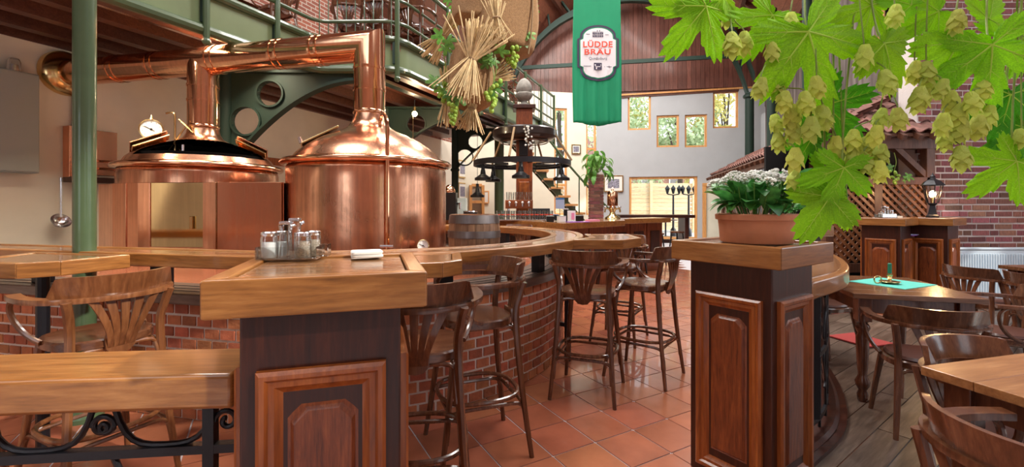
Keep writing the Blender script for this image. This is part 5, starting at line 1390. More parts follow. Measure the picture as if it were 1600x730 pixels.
def shield(grow):
    cx, cy = 935, 82; w = 27.5 + grow; hh = 36 + grow; out = []
    # arched top and bottom with small shoulders
    sh = 22 + grow * .4
    def half(sgn):
        pts = []
        for k in range(15):
            a = R(180 - 180 * k / 14); pts.append((cx + math.cos(a) * (w - 4.5), cy + sgn * (sh + math.sin(a) * (hh - sh) * 1.0 + (3 if 0 < k < 14 else 0))))
        return pts
    top = half(-1); bot = half(1)[::-1]
    out = [(cx - w, cy - sh + 2)] + top + [(cx + w, cy - sh + 2), (cx + w, cy + sh - 2)] + bot + [(cx - w, cy + sh - 2)]
    return out
def flat_print(polys, nm, mat, off, div=True):
    mb = MB()
    for poly in polys:
        bm = bmesh.new(); vs = [bm.verts.new((*bp(*p), 0)) for p in poly]
        try: bm.faces.new(vs)
        except Exception: bm.free(); continue
        bmesh.ops.triangulate(bm, faces=bm.faces[:])
        if div:
            for _ in range(3): bmesh.ops.subdivide_edges(bm, edges=[e for e in bm.edges if e.calc_length() > .06], cuts=1, use_grid_fill=False); bmesh.ops.triangulate(bm, faces=bm.faces[:])
        bm.verts.index_update(); b0 = len(mb.v)
        mb.v += [(v.co.x, fold(v.co.x, v.co.y) - off, v.co.y) for v in bm.verts]; mb.f += [tuple(v.index + b0 for v in f.verts) for f in bm.faces]; bm.free()
    return mb.build(nm, mat, ban, 60, fix=False)
flat_print([shield(5.2)], 'crest_border', 'banner_ink', .012); flat_print([shield(1.8)], 'crest_green_line', 'banner', .016); flat_print([shield(.2)], 'crest_field', 'banner_white', .020)
def text(s, cx, cy, hpx, wpx, nm, mat, bold=0.0, spacing=1.0):
    cu = D.curves.new('t', 'FONT'); cu.body = s; cu.size = 1; cu.align_x = 'CENTER'; cu.offset = bold; cu.space_character = spacing
    ob = D.objects.new('t', cu); COL.objects.link(ob); dg = bpy.context.evaluated_depsgraph_get(); me = D.meshes.new_from_object(ob.evaluated_get(dg)); D.objects.remove(ob)
    xs = [v.co.x for v in me.vertices]; ys = [v.co.y for v in me.vertices]; W_ = max(xs) - min(xs); H_ = max(ys) - min(ys)
    for v in me.vertices:
        px = cx + (v.co.x - (max(xs) + min(xs)) / 2) / W_ * wpx; py = cy - (v.co.y - (max(ys) + min(ys)) / 2) / H_ * hpx
        x, z = bp(px, py); v.co = (x, fold(x, z) - .030, z)
    me.materials.clear(); me.materials.append(M[mat]); o = D.objects.new(nm, me); COL.objects.link(o); o.parent = ban; return o
text('LÜDDE', 934.5, 67.6, 11.6, 46, 'lettering_name', 'banner_red', .022, 1.12); text('BRÄU', 934, 79.6, 10.8, 41, 'lettering_name', 'banner_red', .022, 1.12)
text('Quedlinburg', 934.5, 91.5, 5.5, 28, 'lettering_town', 'banner_ink'); 
# brew house emblem and crown-like emblem
def rect(x0, y0, x1, y1): return [(x0, y1), (x1, y1), (x1, y0), (x0, y0)]
em = []
for r in range(2):
    for k in range(6): em.append(rect(926.3 + k * 2.9, 50 + r * 4.2, 928.4 + k * 2.9, 53.2 + r * 4.2))
em += [rect(933.2, 46.2, 934.2, 48.5), rect(936.8, 46.2, 937.8, 48.5), rect(926, 49, 943, 49.5)]
flat_print([rect(916, 52.2, 922, 53.0), rect(946, 53.2, 951.5, 54.0), rect(912, 102.4, 924, 103.2), rect(944.5, 103.6, 956, 104.4)], 'fine_print', 'banner_ink', .026, False)
flat_print(em, 'emblem_house', 'banner_ink', .026, False)
flat_print([rect(928, 98, 940.5, 109)], 'emblem_block', 'banner_ink', .026, False)
flat_print([rect(931, 105, 937.8, 108), rect(930, 103.4, 938.6, 104.4), rect(929.3, 100.3, 931.2, 102.6), rect(933.3, 99.4, 935.3, 102.0), rect(937.2, 100.3, 939.2, 102.6)], 'emblem_towers', 'banner_white', .030, False)

# ------------------------------------------------------------------ bar pillar with round lamp wheel
LY = 9.0; LX = gx(819, LY)
pc = thing('bar_pillar', 'dark wooden bar pillar carrying the lamp wheel', 'pillar', (LX, LY, 0))
zt = zof(196, LY)
MB().box(0, 0, zt / 2 + .15, .32, .32, zt + .3).build('shaft', 'panel_field', pc, 0, .01); MB().box(0, 0, zt + .34, .44, .44, .08).build('capital', 'mahogany', pc, 0, .01); MB().box(0, -.18, 1.5, .20, .06, .7).build('front_board', 'panel_frame', pc, 0, .01)
fz = zt + .38
tag(MB().lathe([(.001, 0), (.11, 0), (.11, .03), (.06, .07), (.06, .10), (.13, .14), (.17, .20), (.17, .24), (.14, .27), (.165, .32), (.155, .40), (.12, .47), (.07, .53), (.02, .56), (.001, .565)], 24).build('stone_finial', 'stone', loc=(LX, LY, fz + .001)), 'grey stone pine cone finial on top of the bar pillar', 'finial')
dz = zof(212, LY)
dc = thing('canopy_disc', 'round dark wooden disc around the bar pillar', 'disc', (LX, LY, dz - .13))
MB().lathe([(.22, .0), (.42, .0), (.58, .05), (.63, .10), (.63, .22), (.60, .25), (.2, .25)], 56).build('disc', 'ebony', dc, 30); MB().lathe([(.45, -.005), (.47, -.02), (.49, -.005)], 48).build('moulding', 'bentwood', dc, 30)
rz = zof(256, LY)
wh = thing('wheel_chandelier', 'black iron lamp wheel hanging on ropes around the bar pillar', 'chandelier', (LX - .04, LY, rz))
WR = .97
MB().lathe([(WR - .03, -.05), (WR, -.05), (WR, .05), (WR - .03, .05), (WR - .03, -.05)], 64).build('wheel_rim', 'iron', wh, 30); MB().lathe([(.76, -.02), (.80, -.02), (.80, .02), (.76, .02), (.76, -.02)], 56).build('inner_rim', 'iron', wh, 30)
for k in range(8):
    a = R(45 * k + 22); MB().bar((math.cos(a) * .3, math.sin(a) * .3, 0), (math.cos(a) * (WR - .02), math.sin(a) * (WR - .02), 0), .03, .025).build('spoke', 'iron', wh, 0)
for a in (-172, -105, -10, 60, 130):
    a = R(a); MB().tube([(math.cos(a) * (WR + .01), math.sin(a) * (WR + .01), .05), (math.cos(a) * .62, math.sin(a) * .62, dz - rz + .06)], .022, 8).build('rope', 'rope', wh)
def pendant(lab, x, y, ztop, s=1.0, cable=.0):
    t = thing('pendant_lamp', lab, 'lamp', (x, y, ztop), group='black enamel bar lamps')
    MB().lathe([(.02, 0), (.035, -.01), (.035, -.10), (.045, -.12), (.055, -.20), (.14, -.26), (.165, -.27), (.165, -.32), (.158, -.32), (.158, -.275), (.05, -.21)], 28).xf(Matrix.Scale(s, 4)).build('shade', 'black', t, 40)
    MB().lathe([(.001, -.30), (.12, -.30)], 20).xf(Matrix.Scale(s, 4)).build('glowing_disc', 'warm_disc', t)
    if cable: MB().tube([(0, 0, 0), (0, 0, cable)], .006, 6).build('cable', 'black', t)
    return t
for an, lab in ((186, 'black enamel lamp at the left end of the lamp wheel'), (267, 'black enamel lamp at the front of the lamp wheel'), (-3, 'black enamel lamp at the right end of the lamp wheel'), (140, 'black enamel lamp on the back left of the lamp wheel')):
    pendant(lab, LX - .04 + .78 * math.cos(R(an)), LY + .78 * math.sin(R(an)), rz - .015)
pendant('small black lamp hanging below and left of the lamp wheel', gx(746, 10.0), 10.0, zof(287, 10.0), .95, 3.56 - zof(287, 10.0))
sw = thing('speaker_box', 'small black box on the front of the bar pillar', 'speaker', (LX - .02, LY - .22, zof(246, LY))); MB().box(0, 0, .15, .17, .12, .30).build('case', 'black', sw, 0, .01); MB().box(0, -.062, .15, .14, .006, .26).build('grille', 'iron', sw, 0)
rd = random.Random(4); df = thing('dried_flowers', 'sprig of dried white flowers on the canopy disc', 'flowers', (LX + .03, LY - .64, dz - .02))
fb = MB().ball((0, 0, 0), .02, 8).mesh('blossom', 60); fb.materials.append(M['flower'])
for k in range(26): piece('blossom', fb, df, (rd.gauss(0, .06) + k * .002, rd.uniform(-.06, .0), .10 - k * .018 + rd.uniform(-.02, .02)))
MB().tube([(-.05, 0, .12), (.0, 0, -.1), (.05, 0, -.36)], .005, 5).build('stem', 'rope', df)

# ------------------------------------------------------------------ far bar counter and its clutter
bc = thing('bar_counter', 'long angled oak bar counter behind the ring counter', 'counter', (1.5, 8.4, 0))
outer = [(-1.6, 8.45), (.18, 7.72), (.78, 6.75), (1.98, 7.95), (2.15, 8.75), (3.35, 9.55)]
inner = [(3.15, 10.1), (1.75, 9.1), (1.5, 8.2), (.85, 7.55), (.45, 8.2), (-1.4, 9.0)]
def off(P): return [(x - 1.5, y - 8.4) for x, y in P]
for i in range(5):
    q = [outer[i], outer[i + 1], inner[4 - i], inner[5 - i]]
    MB().prism(off(q), 1.035, 1.12).build('counter_board', 'oak_top_x', bc, 0, .006)
    e = (Vector(outer[i + 1]) - Vector(outer[i])); MB().bar(Vector((*off([outer[i]])[0], 1.075)), Vector((*off([outer[i + 1]])[0], 1.075)), .03, .095).build('edge_board', 'oak_x', bc, 0, .004)
    a_, b_ = Vector(outer[i]).lerp(Vector(inner[5 - i]), .45), Vector(outer[i + 1]).lerp(Vector(inner[4 - i]), .45)
    k_ = max(1, int((b_ - a_).length / .45))
    for s in range(k_):
        u, v = a_.lerp(b_, s / k_), a_.lerp(b_, (s + .96) / k_); u = off([u])[0]; v = off([v])[0]
        MB().bar((*u, .52), (*v, .52), .04, 1.03).build('front_panel', 'panel_field', bc, 0, .006)
        MB().bar((*Vector(u).lerp(Vector(v), .2), .60), (*Vector(u).lerp(Vector(v), .8), .60), .07, .5).build('raised_panel', 'mahogany', bc, 0, .01)
gr_i = [0]
def tumbler_mesh(r, h):
    return MB().lathe([(.001, .006), (r * .8, .006), (r * .8, 0), (r * .85, 0), (r, h), (r * .96, h), (r * .78, .012)], 12).mesh('tumbler', 40)
tm_ = tumbler_mesh(.036, .15); tm_.materials.append(M['jar_glass'])
def glasses(px0, px1, py, Y, n, where, rows=1):
    for rw in range(rows):
        for k in range(n):
            px = px0 + (px1 - px0) * k / (n - 1); yy = Y + rw * .10; p = at(px, py, Y)
            o = D.objects.new('beer_glass', tm_); COL.objects.link(o); o.location = (p.x, yy, p.z); tag(o, where, 'glass', where)
# tap box and glass shelf around the pillar
tb = thing('tap_box', 'wooden beer tap box with four steel taps on the bar pillar', 'beer tap', (gx(811, 8.55), 8.55, 1.12))
zb = zof(326, 8.55) - 1.12; MB().box(0, 0, zb + .08, .52, .16, .16).build('box', 'panel_field', tb, 0, .008)
for k in range(4):
    x = -.18 + k * .12; o = MB().tube([(x, -.08, zb + .10), (x, -.15, zb + .10), (x, -.16, zb + .04)], .015, 8).build('tap', 'steel', tb); MB().ball((x, -.10, zb + .11), .032, 10).build('tap_knob', 'steel', o)
for s in (-.2, .2): MB().tube([(s, 0, 0), (s, 0, zb)], .025, 8).build('leg', 'steel', tb)
sh = thing('glass_shelf', 'low steel glass shelf in front of the bar pillar', 'shelf', (gx(820, 7.9), 7.9, 1.121)); MB().box(0, .0, .012, 1.02, .34, .024).build('tray', 'steel', sh, 0, .004); MB().box(0, .16, .07, 1.02, .012, .012).build('rail', 'steel', sh, 0)
for s in (-.5, .5): MB().tube([(s, .16, .02), (s, .16, .07)], .006, 6).build('rail_post', 'steel', sh)
zs_ = 1.1465
for rw in range(2):
    for k in range(12):
        o = D.objects.new('beer_glass', tm_); COL.objects.link(o); o.location = (gx(820, 7.9) - .46 + k * .083, 7.80 + rw * .12, zs_); tag(o, ('red-banded beer glass in the front row on the bar shelf', 'plain beer glass in the back row on the bar shelf')[rw], 'glass', ('red-banded glasses on the bar shelf', 'plain glasses on the bar shelf')[rw])
        if rw == 0: MB().lathe([(.0355, .075), (.0365, .09)], 12).build('red_band', 'banner_red', o)
for k in range(6):
    o = D.objects.new('beer_glass', tm_); COL.objects.link(o); o.location = (gx(811, 8.55) - .21 + k * .083, 8.55, 1.121 + zb + .161); tag(o, 'clear beer glass standing on top of the tap box', 'glass', 'glasses on the tap box')
lt = thing('laptop', 'open black laptop screen on the bar counter', 'laptop', (gx(850, 8.3), 8.25, 1.121), R(15)); MB().box(0, 0, .008, .34, .24, .016).build('base', 'black', lt, 0, .003); MB().box(0, .13, .12, .34, .012, .23).xf(Matrix.Rotation(R(-10), 4, 'X')).build('screen', 'black', lt, 0, .003)
def small(name, lab, cat, px, py, Y, parts):
    p = at(px, py, Y); t = thing(name, lab, cat, (p.x, p.y, 1.1215))
    for nm, mb, mt_ in parts: mb.build(nm, mt_, t, 40, .003)
    return t
small('coffee_machine', 'tall black coffee machine with copper top at the left end of the bar', 'machine', 702, 345, 8.3, [('case', MB().box(0, 0, .25, .28, .3, .5), 'black'), ('side_case', MB().box(.24, .02, .2, .16, .26, .4), 'cabinet'), ('copper_dome', MB().lathe([(.11, .5), (.11, .54), (.08, .60), (.03, .64), (.001, .65)], 20), 'copper_bright'), ('spout', MB().tube([(.15, -.1, .3), (.22, -.16, .3), (.22, -.16, .2)], .02, 8), 'steel')])
small('ice_bucket', 'black round bucket beside the coffee machine', 'bucket', 735, 343, 8.0, [('tub', MB().lathe([(.001, 0), (.12, 0), (.125, .16), (.12, .165), (.11, .12)], 24), 'black'), ('rim', MB().lathe([(.126, .15), (.131, .155), (.126, .168)], 24), 'steel')])
small('card_reader', 'small dark terminal beside the laptop', 'terminal', 868, 345, 7.9, [('case', MB().box(0, 0, .05, .12, .16, .10), 'black'), ('display', MB().box(0, -.06, .105, .09, .05, .01), 'blue')])
small('menu_stand', 'white menu card stand with coloured print on the bar', 'menu', 893, 343, 7.4, [('card', MB().box(0, 0, .09, .13, .03, .18), 'paper'), ('print', MB().box(.02, -.018, .09, .05, .006, .11), 'paper_pink'), ('foot', MB().box(0, 0, .01, .15, .08, .02), 'jar_glass')])
small('bottle_row_stand', 'dark slim box beside the white menu stand', 'box', 884, 343, 7.5, [('box', MB().box(0, 0, .10, .07, .07, .20), 'black'), ('lid', MB().box(0, 0, .205, .075, .075, .012), 'steel')])
small('sign_board', 'pale blue card sign on a thin stand by the stair', 'sign', 875, 335, 8.6, [('board', MB().box(0, 0, .30, .17, .015, .20), 'paper_blue'), ('top_strip', MB().box(0, -.002, .39, .17, .016, .03), 'blue'), ('stem', MB().tube([(0, .02, 0), (0, .02, .25)], .008, 6), 'steel'), ('foot', MB().box(0, .02, .006, .1, .08, .012), 'steel')])
tag(MB().prism([(-.18, -.10), (.16, -.12), (.2, .1), (-.16, .12)], 0, .006).build('purple_folder', 'purple', loc=(1.05, 7.20, 1.122), rz=.3), 'purple folder lying on the bar counter', 'folder')
tag(MB().prism([(-.1, -.07), (.1, -.07), (.1, .07), (-.1, .07)], 0, .03).build('paper_stack', 'paper_pink', loc=(1.35, 7.55, 1.122), rz=.5), 'pink and white paper stack on the bar counter', 'paper')
for k, (x, y, c_) in enumerate(((.62, 7.35, 'black'), (.80, 7.30, 'paper'), (.98, 7.52, 'cabinet'), (1.15, 7.70, 'black'))):
    t = thing('bar_box', ['black box at the left of the bar clutter', 'white box in the middle of the bar clutter', 'grey box right of the white menu stand', 'black box nearest the copper vessel'][k], 'box', (x, y, 1.1215), .3 * k); MB().box(0, 0, .045, .12, .10, .09).build('body', c_, t, 0, .004); MB().box(0, 0, .094, .125, .105, .010).build('lid', 'cabinet', t, 0, .002)
cv = at(957, 338, 8.9)
t = thing('sample_vessel', 'small copper cylinder vessel on ornate brass taps at the bar end', 'vessel', (cv.x, cv.y, 1.1215))
zc = zof(322, 8.9) - 1.12; hc = zof(297, 8.9) - zof(322, 8.9)
MB().lathe([(.001, zc), (.10, zc), (.105, zc + .02), (.105, zc + hc * .85), (.085, zc + hc * .93), (.03, zc + hc * .96), (.02, zc + hc * 1.05), (.035, zc + hc * 1.08), (.001, zc + hc * 1.16)], 28).build('cylinder', 'copper_bright', t, 40)
MB().lathe([(.16, 0), (.15, .03), (.07, .08), (.05, zc * .5), (.08, zc * .8), (.05, zc)], 20).build('stand', 'brass', t, 40)
for k in range(6):
    a = R(60 * k + 20); o = MB().tube([(math.cos(a) * .05, math.sin(a) * .05, zc * .75), (math.cos(a) * .16, math.sin(a) * .16, zc * .8), (math.cos(a) * .17, math.sin(a) * .17, zc * .5)], .014, 8).build('tap', 'brass', t); MB().ball((math.cos(a) * .16, math.sin(a) * .16, zc * .9), .028, 8).build('tap_knob', 'steel', o)
# far high table and stools
ht = thing('high_table', 'dark high table in front of the terrace window', 'table', (4.25, 12.4, 0))
framed_top(ht, [(-1.35, -.45), (.62, -.45), (.62, .45), (-1.35, .45)], 1.05, 1.13, .06, ('mahogany_x', 'table_dark'))
for x in (-1.1, .45): MB().box(x, 0, .525, .10, .6, 1.05).build('side_panel', 'mahogany', ht, 0, .006)
MB().bar((-1.1, 0, .4), (.45, 0, .4), .06, .1).build('stretcher', 'mahogany_x', ht, 0)
ht.rotation_euler = (0, 0, -.05)
def plain_stool(lab, x, y, rz=0.0, h=.72):
    t = thing('bar_stool', lab, 'stool', (x, y, 0), rz, 'backless dark stools')
    MB().lathe([(.001, h), (.16, h), (.175, h - .01), (.175, h - .035), (.16, h - .045), (.001, h - .045)], 28).build('seat', 'bentwood_x', t, 40)
    for k in range(4):
        a = R(45 + 90 * k); MB().tube([(math.cos(a) * .22, math.sin(a) * .22, 0), (math.cos(a) * .13, math.sin(a) * .13, h - .04)], .017, 8).build('leg', 'black', t)
    MB().tube([(math.cos(q) * .19, math.sin(q) * .19, .28) for q in [2 * math.pi * k / 24 for k in range(24)]], .011, 8, closed=True).build('foot_ring', 'black', t)
plain_stool('backless stool with pale reflecting seat in front of the far high table', gx(1026, 10.6), 10.6, .2, .74)
plain_stool('dark backless stool under the right end of the far high table', gx(1058, 11.6), 11.6, .4)
plain_stool('dark backless stool by the angled end of the bar counter', gx(985, 9.6), 9.2, .5)

# brick column with plant
bcx, bcy = gx(931, 11.3), 11.3; zt = zof(270, 11.3)
t = thing('brick_column', 'slim red brick column carrying a leafy plant', 'column', (bcx, bcy, 0))
MB().box(0, 0, zt / 2, .30, .30, zt).build('mortar_core', 'mortar', t, 0)
bm1 = MB().box(0, 0, 0, .235, .33, .07).mesh('brick', 0); bm1.materials.append(M['brick_wall'])
for r in range(int(zt / .083)):
    z = .04 + r * .083; 
    piece('brick', bm1, t, (-.045 if r % 2 else .045, 0, z)); 
    o = piece('brick', bm1, t, (.12 if r % 2 else -.12, 0, z), (0, 0, 0), (.36, 1, 1))
rd = random.Random(11)
t = thing('potted_plant', 'leafy green plant on top of the slim brick column', 'plant', (bcx, bcy, zt + .03))
MB().lathe([(.001, 0), (.12, 0), (.16, .16), (.15, .16), (.14, .12), (.001, .12)], 20).build('pot', 'white', t)
lm = leafblade(.30, .13, .9).mesh('leaf', 60, False); lm.materials.append(M['leaf_mid'])
for k in range(90):
    a = rd.uniform(0, 6.283); r = rd.uniform(.05, .34); piece('leaf', lm, t, (math.cos(a) * r * .9, math.sin(a) * r * .9, rd.uniform(.05, .62) - r * .6), (rd.uniform(-1.1, .4), rd.uniform(-.4, .4), a - math.pi / 2), (rd.uniform(.6, 1),) * 3)
for k in range(7):
    a = k * .9; MB().tube([(0, 0, .1), (math.cos(a) * .12, math.sin(a) * .12, .4), (math.cos(a) * .32, math.sin(a) * .32, .3)], .008, 5).build('stalk', 'hop_stem', t)

# ------------------------------------------------------------------ stair to the gallery
st = thing('stair', 'open wooden stair with green steel stringer rising to the gallery', 'stair', (gx(900, 12.6), 12.6, 0), R(0))
N = 15
for k in range(N):
    z = .22 + k * .235; x = .85 - k * .20; tread = MB().box(x, .25 + .0 * k, z, .34, 1.0, .06).build('tread', 'stair', st, 0, .006)
    MB().box(x + .05, -.10, z - .12, .14, .06, .17).build('tread_bracket', 'green_paint', st, 0)
MB().bar((.95, -.12, .05), (.85 - 14 * .2, -.12, .05 + 14 * .235), .06, .14).build('stringer', 'green_paint', st, 0); MB().bar((.95, .6, .05), (.85 - 14 * .2, .6, .05 + 14 * .235), .06, .14).build('stringer', 'green_paint', st, 0)
MB().tube(catmull([(1.25, -.25, .95), (.8, -.25, 1.35), (-.2, -.25, 2.45), (-1.0, -.25, 3.45), (-1.9, -.25, 4.4)], 5), .03, 8).build('handrail', 'green_paint', st)
for k in range(1, N, 3): MB().tube([(.85 - k * .2, -.25, .22 + k * .235), (.85 - k * .2, -.25, .22 + k * .235 + 1.0)], .018, 6).build('baluster', 'green_paint', st)

# ------------------------------------------------------------------ tiled lean-to with lattice on the right
pg = thing('lattice_pergola', 'wooden lean-to with red tiled roof and lattice front', 'pergola', (5.0, 6.0, 0))
O = Vector((5.0, 6.0, 0))
EH = Vector((.266, 1, 0)); ez = 2.35
A = Vector((4.2, 6.0, ez)); Bc = Vector((5.9, 6.0, ez)); Ct = Vector((5.95, 7.2, 3.1)); Fe = A + EH * 9.0; Ft = Ct + EH * 7.6
def P_(mb, nm, mat, sm=0, bev=0): mb.xf(Matrix.Translation(-O)); return mb.build(nm, mat, pg, sm, bev)
P_(MB().add([A, Bc, Ct, A - Vector((0, 0, .04)), Bc - Vector((0, 0, .04)), Ct - Vector((0, 0, .04))], [(0, 1, 2), (5, 4, 3), (0, 3, 4, 1), (1, 4, 5, 2), (2, 5, 3, 0)]), 'roof_deck', 'pergola')
P_(MB().add([A, Ct, Ft, Fe] + [v - Vector((0, 0, .04)) for v in (A, Ct, Ft, Fe)], [(0, 1, 2, 3), (7, 6, 5, 4), (0, 4, 5, 1), (1, 5, 6, 2), (2, 6, 7, 3), (3, 7, 4, 0)]), 'roof_deck', 'pergola')
def tile_mesh(w, l):
    mb = MB(); n = 8
    for y in (0, l):
        for i in range(n + 1):
            u = i / n; mb.v.append(((u - .5) * w, y, .03 * math.sin(u * 2 * math.pi) + (.03 if y == 0 else 0)))
        for i in range(n + 1):
            u = i / n; mb.v.append(((u - .5) * w, y, .03 * math.sin(u * 2 * math.pi) - .02 + (.03 if y == 0 else 0)))
    m = n + 1
    for i in range(n): mb.f += [(i, i + 1, 2 * m + i + 1, 2 * m + i), (m + i, 3 * m + i, 3 * m + i + 1, m + i + 1), (i, m + i, m + i + 1, i + 1)]
    return mb.mesh('roof_tile', 60)
tw, tl = .21, .30; rtm = tile_mesh(tw, tl + .06); rtm.materials.append(M['roof_tile'])
def lay(o, ex, ey, inside, nx, ny):
    ex = ex.normalized(); ey = (ey - ex * ex.dot(ey)).normalized(); nrm = ex.cross(ey); fx = ex
    if nrm.z < 0: nrm = -nrm; fx = -ex
    Mx = Matrix((fx, ey, nrm)).transposed(); eu = Mx.to_euler(); cnt = 0
    for j in range(ny):
        for i in range(nx):
            q = o + ex * ((i + .5) * tw) + ey * (j * tl) + nrm * .02
            if inside(q + ey * tl * .3): piece('roof_tile', rtm, pg, q - O, eu)
lay(A, Bc - A, Ct - Bc, lambda q: (q.y - 6.0) / 1.2 <= (q.x - 4.2) / 1.75 + .05 and q.x < 5.93, 9, 5)
lay(A, EH * -1 * -1, Ct - A, lambda q: q.y > 6.0 + 1.2 * max(0, (q.z - ez) / .75) - .1 and q.z < 3.1, 44, 6)
# frame
P_(MB().bar(A + Vector((.1, .1, -.12)), Bc + Vector((-.1, .1, -.12)), .12, .16), 'eave_beam', 'pergola', 0, .006)
P_(MB().bar(A + Vector((.14, .1, -.12)), Fe + Vector((.14, 0, -.12)), .12, .14), 'eave_beam', 'pergola', 0, .006)
for k in range(22):
    p = A + EH * (.3 + k * .42) + Vector((0, 0, -.06)); e = (Ct - A) ; e = Vector((1.0, .2, .43))
    P_(MB().bar(p - e.normalized() * .12, p + e, .06, .08), 'rafter', 'pergola')
for k in range(8): 
    p = A.lerp(Bc, (k + .5) / 8) + Vector((0, -.08, -.07)); P_(MB().bar(p, p + Vector((.0, .6, .36)), .06, .07), 'rafter', 'pergola')
posts = [(gx(1292, 6.1), 6.1), (gx(1368, 6.1), 6.1), (gx(1449, 6.1), 6.1)]
for x, y in posts: P_(MB().box(x, y, 1.15, .11, .11, 2.3), 'post', 'pergola', 0, .006)
P_(MB().bar((posts[1][0], 6.1, 1.85), (posts[1][0] - .38, 6.1, 2.22), .07, .09, (0, 1, 0)), 'brace', 'pergola'); P_(MB().bar((posts[2][0], 6.1, 1.75), (posts[2][0] - .50, 6.1, 2.22), .07, .09, (0, 1, 0)), 'brace', 'pergola')
P_(MB().bar((posts[0][0], 6.08, 1.72), (posts[2][0], 6.08, 1.72), .07, .10), 'rail', 'pergola', 0, .005); P_(MB().bar((posts[0][0], 6.08, .55), (posts[2][0], 6.08, .55), .07, .12), 'rail', 'pergola', 0, .005)
x0, x1, zA, zB = posts[0][0] + .05, posts[2][0] - .05, .62, 1.67
for sgn in (1, -1):
    k = -12
    while k < 30:
        # slat: x = xs + sgn*(z-zA)
        xs = x0 + k * .105; k += 1
        pts = []
        lo_z, hi_z = zA, zB
        xa = xs if sgn > 0 else xs; 
        def zx(x): return zA + sgn * (x - xs)
        if sgn > 0: z_lo = max(zA, zA + (x0 - xs)); z_hi = min(zB, zA + (x1 - xs))
        else: z_lo = max(zA, zA + (xs - x1)); z_hi = min(zB, zA + (xs - x0))
        if z_hi - z_lo < .06: continue
        a_ = Vector((xs + sgn * (z_lo - zA), 6.07 + .014 * sgn, z_lo)); b_ = Vector((xs + sgn * (z_hi - zA), 6.07 + .014 * sgn, z_hi))
        P_(MB().bar(a_, b_, .013, .036, (0, 1, 0)) if False else MB().bar(a_, b_, .036, .013, (0, 1, 0)), 'lattice_slat', 'lattice')
# side lattice wall under the long eave
for k in range(7):
    p = A + EH * (1.2 + k * 1.2) + Vector((.3, 0, -ez)); P_(MB().box(p.x, p.y, 1.15, .1, .1, 2.3), 'post', 'pergola')
for k in range(30):
    p = A + EH * (.3 + k * .29) + Vector((.32, 0, 0)); 
    for sgn in (1, -1):
        a_ = Vector((p.x, p.y, 1.1)) - EH * .45 * sgn; b_ = Vector((p.x, p.y, 2.1)) + EH * .45 * sgn
        P_(MB().bar(a_, b_, .012, .045, (0, 0, 1)), 'lattice_slat', 'pergola')
P_(MB().bar(A + EH * .3 + Vector((.34, 0, -ez + .55)), A + EH * 9 + Vector((.34, 0, -ez + .55)), .05, 1.1), 'side_boarding', 'pergola')
P_(MB().box(5.1, 7.4, 1.2, 1.9, .05, 2.3), 'dark_backing', 'groove_and_shade')  # black sheet added as the shade of the interior behind the lattice
grape_spray('green grapes in the pergola above the lattice', 1397, 268, 5.98, 12, [(.12, -.10, 350), (.16, -.06, 330), (-.05, .05, 160)], 12, 1.2)

# ------------------------------------------------------------------ hop vine hanging close on the right
hl5 = [palm_leaf(1.0, s, 132, 5, .075).mesh('leaf', 40, False) for s in (1, 2)]; hl3 = palm_leaf(1.0, 5, 120, 3, .07).mesh('leaf', 40, False)
def veins(lobes):
    mb = MB(); axes = {5: [(0, 1.0), (57, .90), (-57, .90), (116, .62), (-116, .62)], 3: [(0, 1.0), (72, .74), (-72, .74)]}[lobes]
    def sz(f, l): return -.05 * min(1, f * 2) - .16 * (f * l) ** 2 + .014
    for ax, l in axes:
        d = Vector((math.sin(R(ax)), math.cos(R(ax)), 0)); pts = [d * (l * f) + Vector((0, 0, sz(f, l))) for f in [k / 6 * .95 for k in range(7)]]
        mb.tube(pts, [.012, .011, .009, .008, .006, .004, .002], 5)
        for f in (.35, .5, .65, .8):
            for sg in (-1, 1):
                e = Vector((math.sin(R(ax + sg * 38)), math.cos(R(ax + sg * 38)), 0)) * l * .24 * (1.1 - f)
                a = d * (l * f) + Vector((0, 0, sz(f, l))); mb.tube([a, a + e + Vector((0, 0, .012))], [.005, .002], 4)
    me = mb.mesh('veins', 60); me.materials.append(M['hop_vein']); return me
vn5, vn3 = veins(5), veins(3)
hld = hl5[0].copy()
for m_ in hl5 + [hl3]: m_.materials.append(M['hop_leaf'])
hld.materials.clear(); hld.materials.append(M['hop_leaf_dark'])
def cone_mesh(seed):
    rd = random.Random(seed); mb = MB()
    # core
    mb.lathe([(.001, .5), (.22, .40), (.36, .12), (.34, -.15), (.20, -.40), (.001, -.5)], 12)
    rows = 4
    for r in range(rows):
        z = .50 - r * .23; rad_ = .10 + .34 * math.sin(math.pi * min(1, (r + .9) / (rows + .7))) ** .8; n = 4
        for k in range(n):
            a = 2 * math.pi * (k + .5 * (r % 2)) / n + rd.uniform(-.15, .15); w = 1.10 * rad_ * math.sin(math.pi / n) * 1.7 + .05; L = .50 + rd.uniform(-.04, .06)
            q = Vector((math.cos(a), math.sin(a), 0)); t = Vector((-math.sin(a), math.cos(a), 0)); b0 = len(mb.v)
            N = 4
            for i in range(N + 1):
                f = i / N; ww = w * math.sin(math.pi * (.22 + .70 * f)) * (1 if i < N else .25)
                out = rad_ * (.55 + .55 * math.sin(f * math.pi * .62)) + (.03 if i == N else 0)
                zz = z - L * f + .02
                for s in (-1, 0, 1): 
                    p = q * (out - abs(s) * .10 * ww * 2.2) + t * (s * ww * .5) + Vector((0, 0, zz)); mb.v.append(tuple(p))
            for i in range(N): mb.f += [(b0 + i * 3, b0 + i * 3 + 1, b0 + i * 3 + 4, b0 + i * 3 + 3), (b0 + i * 3 + 1, b0 + i * 3 + 2, b0 + i * 3 + 5, b0 + i * 3 + 4)]
    me = mb.mesh('hop_cone', 60, False); me.materials.append(M['hop_cone']); return me
cms = [cone_mesh(s) for s in range(4)]
HY = 1.02
rd = random.Random(21)
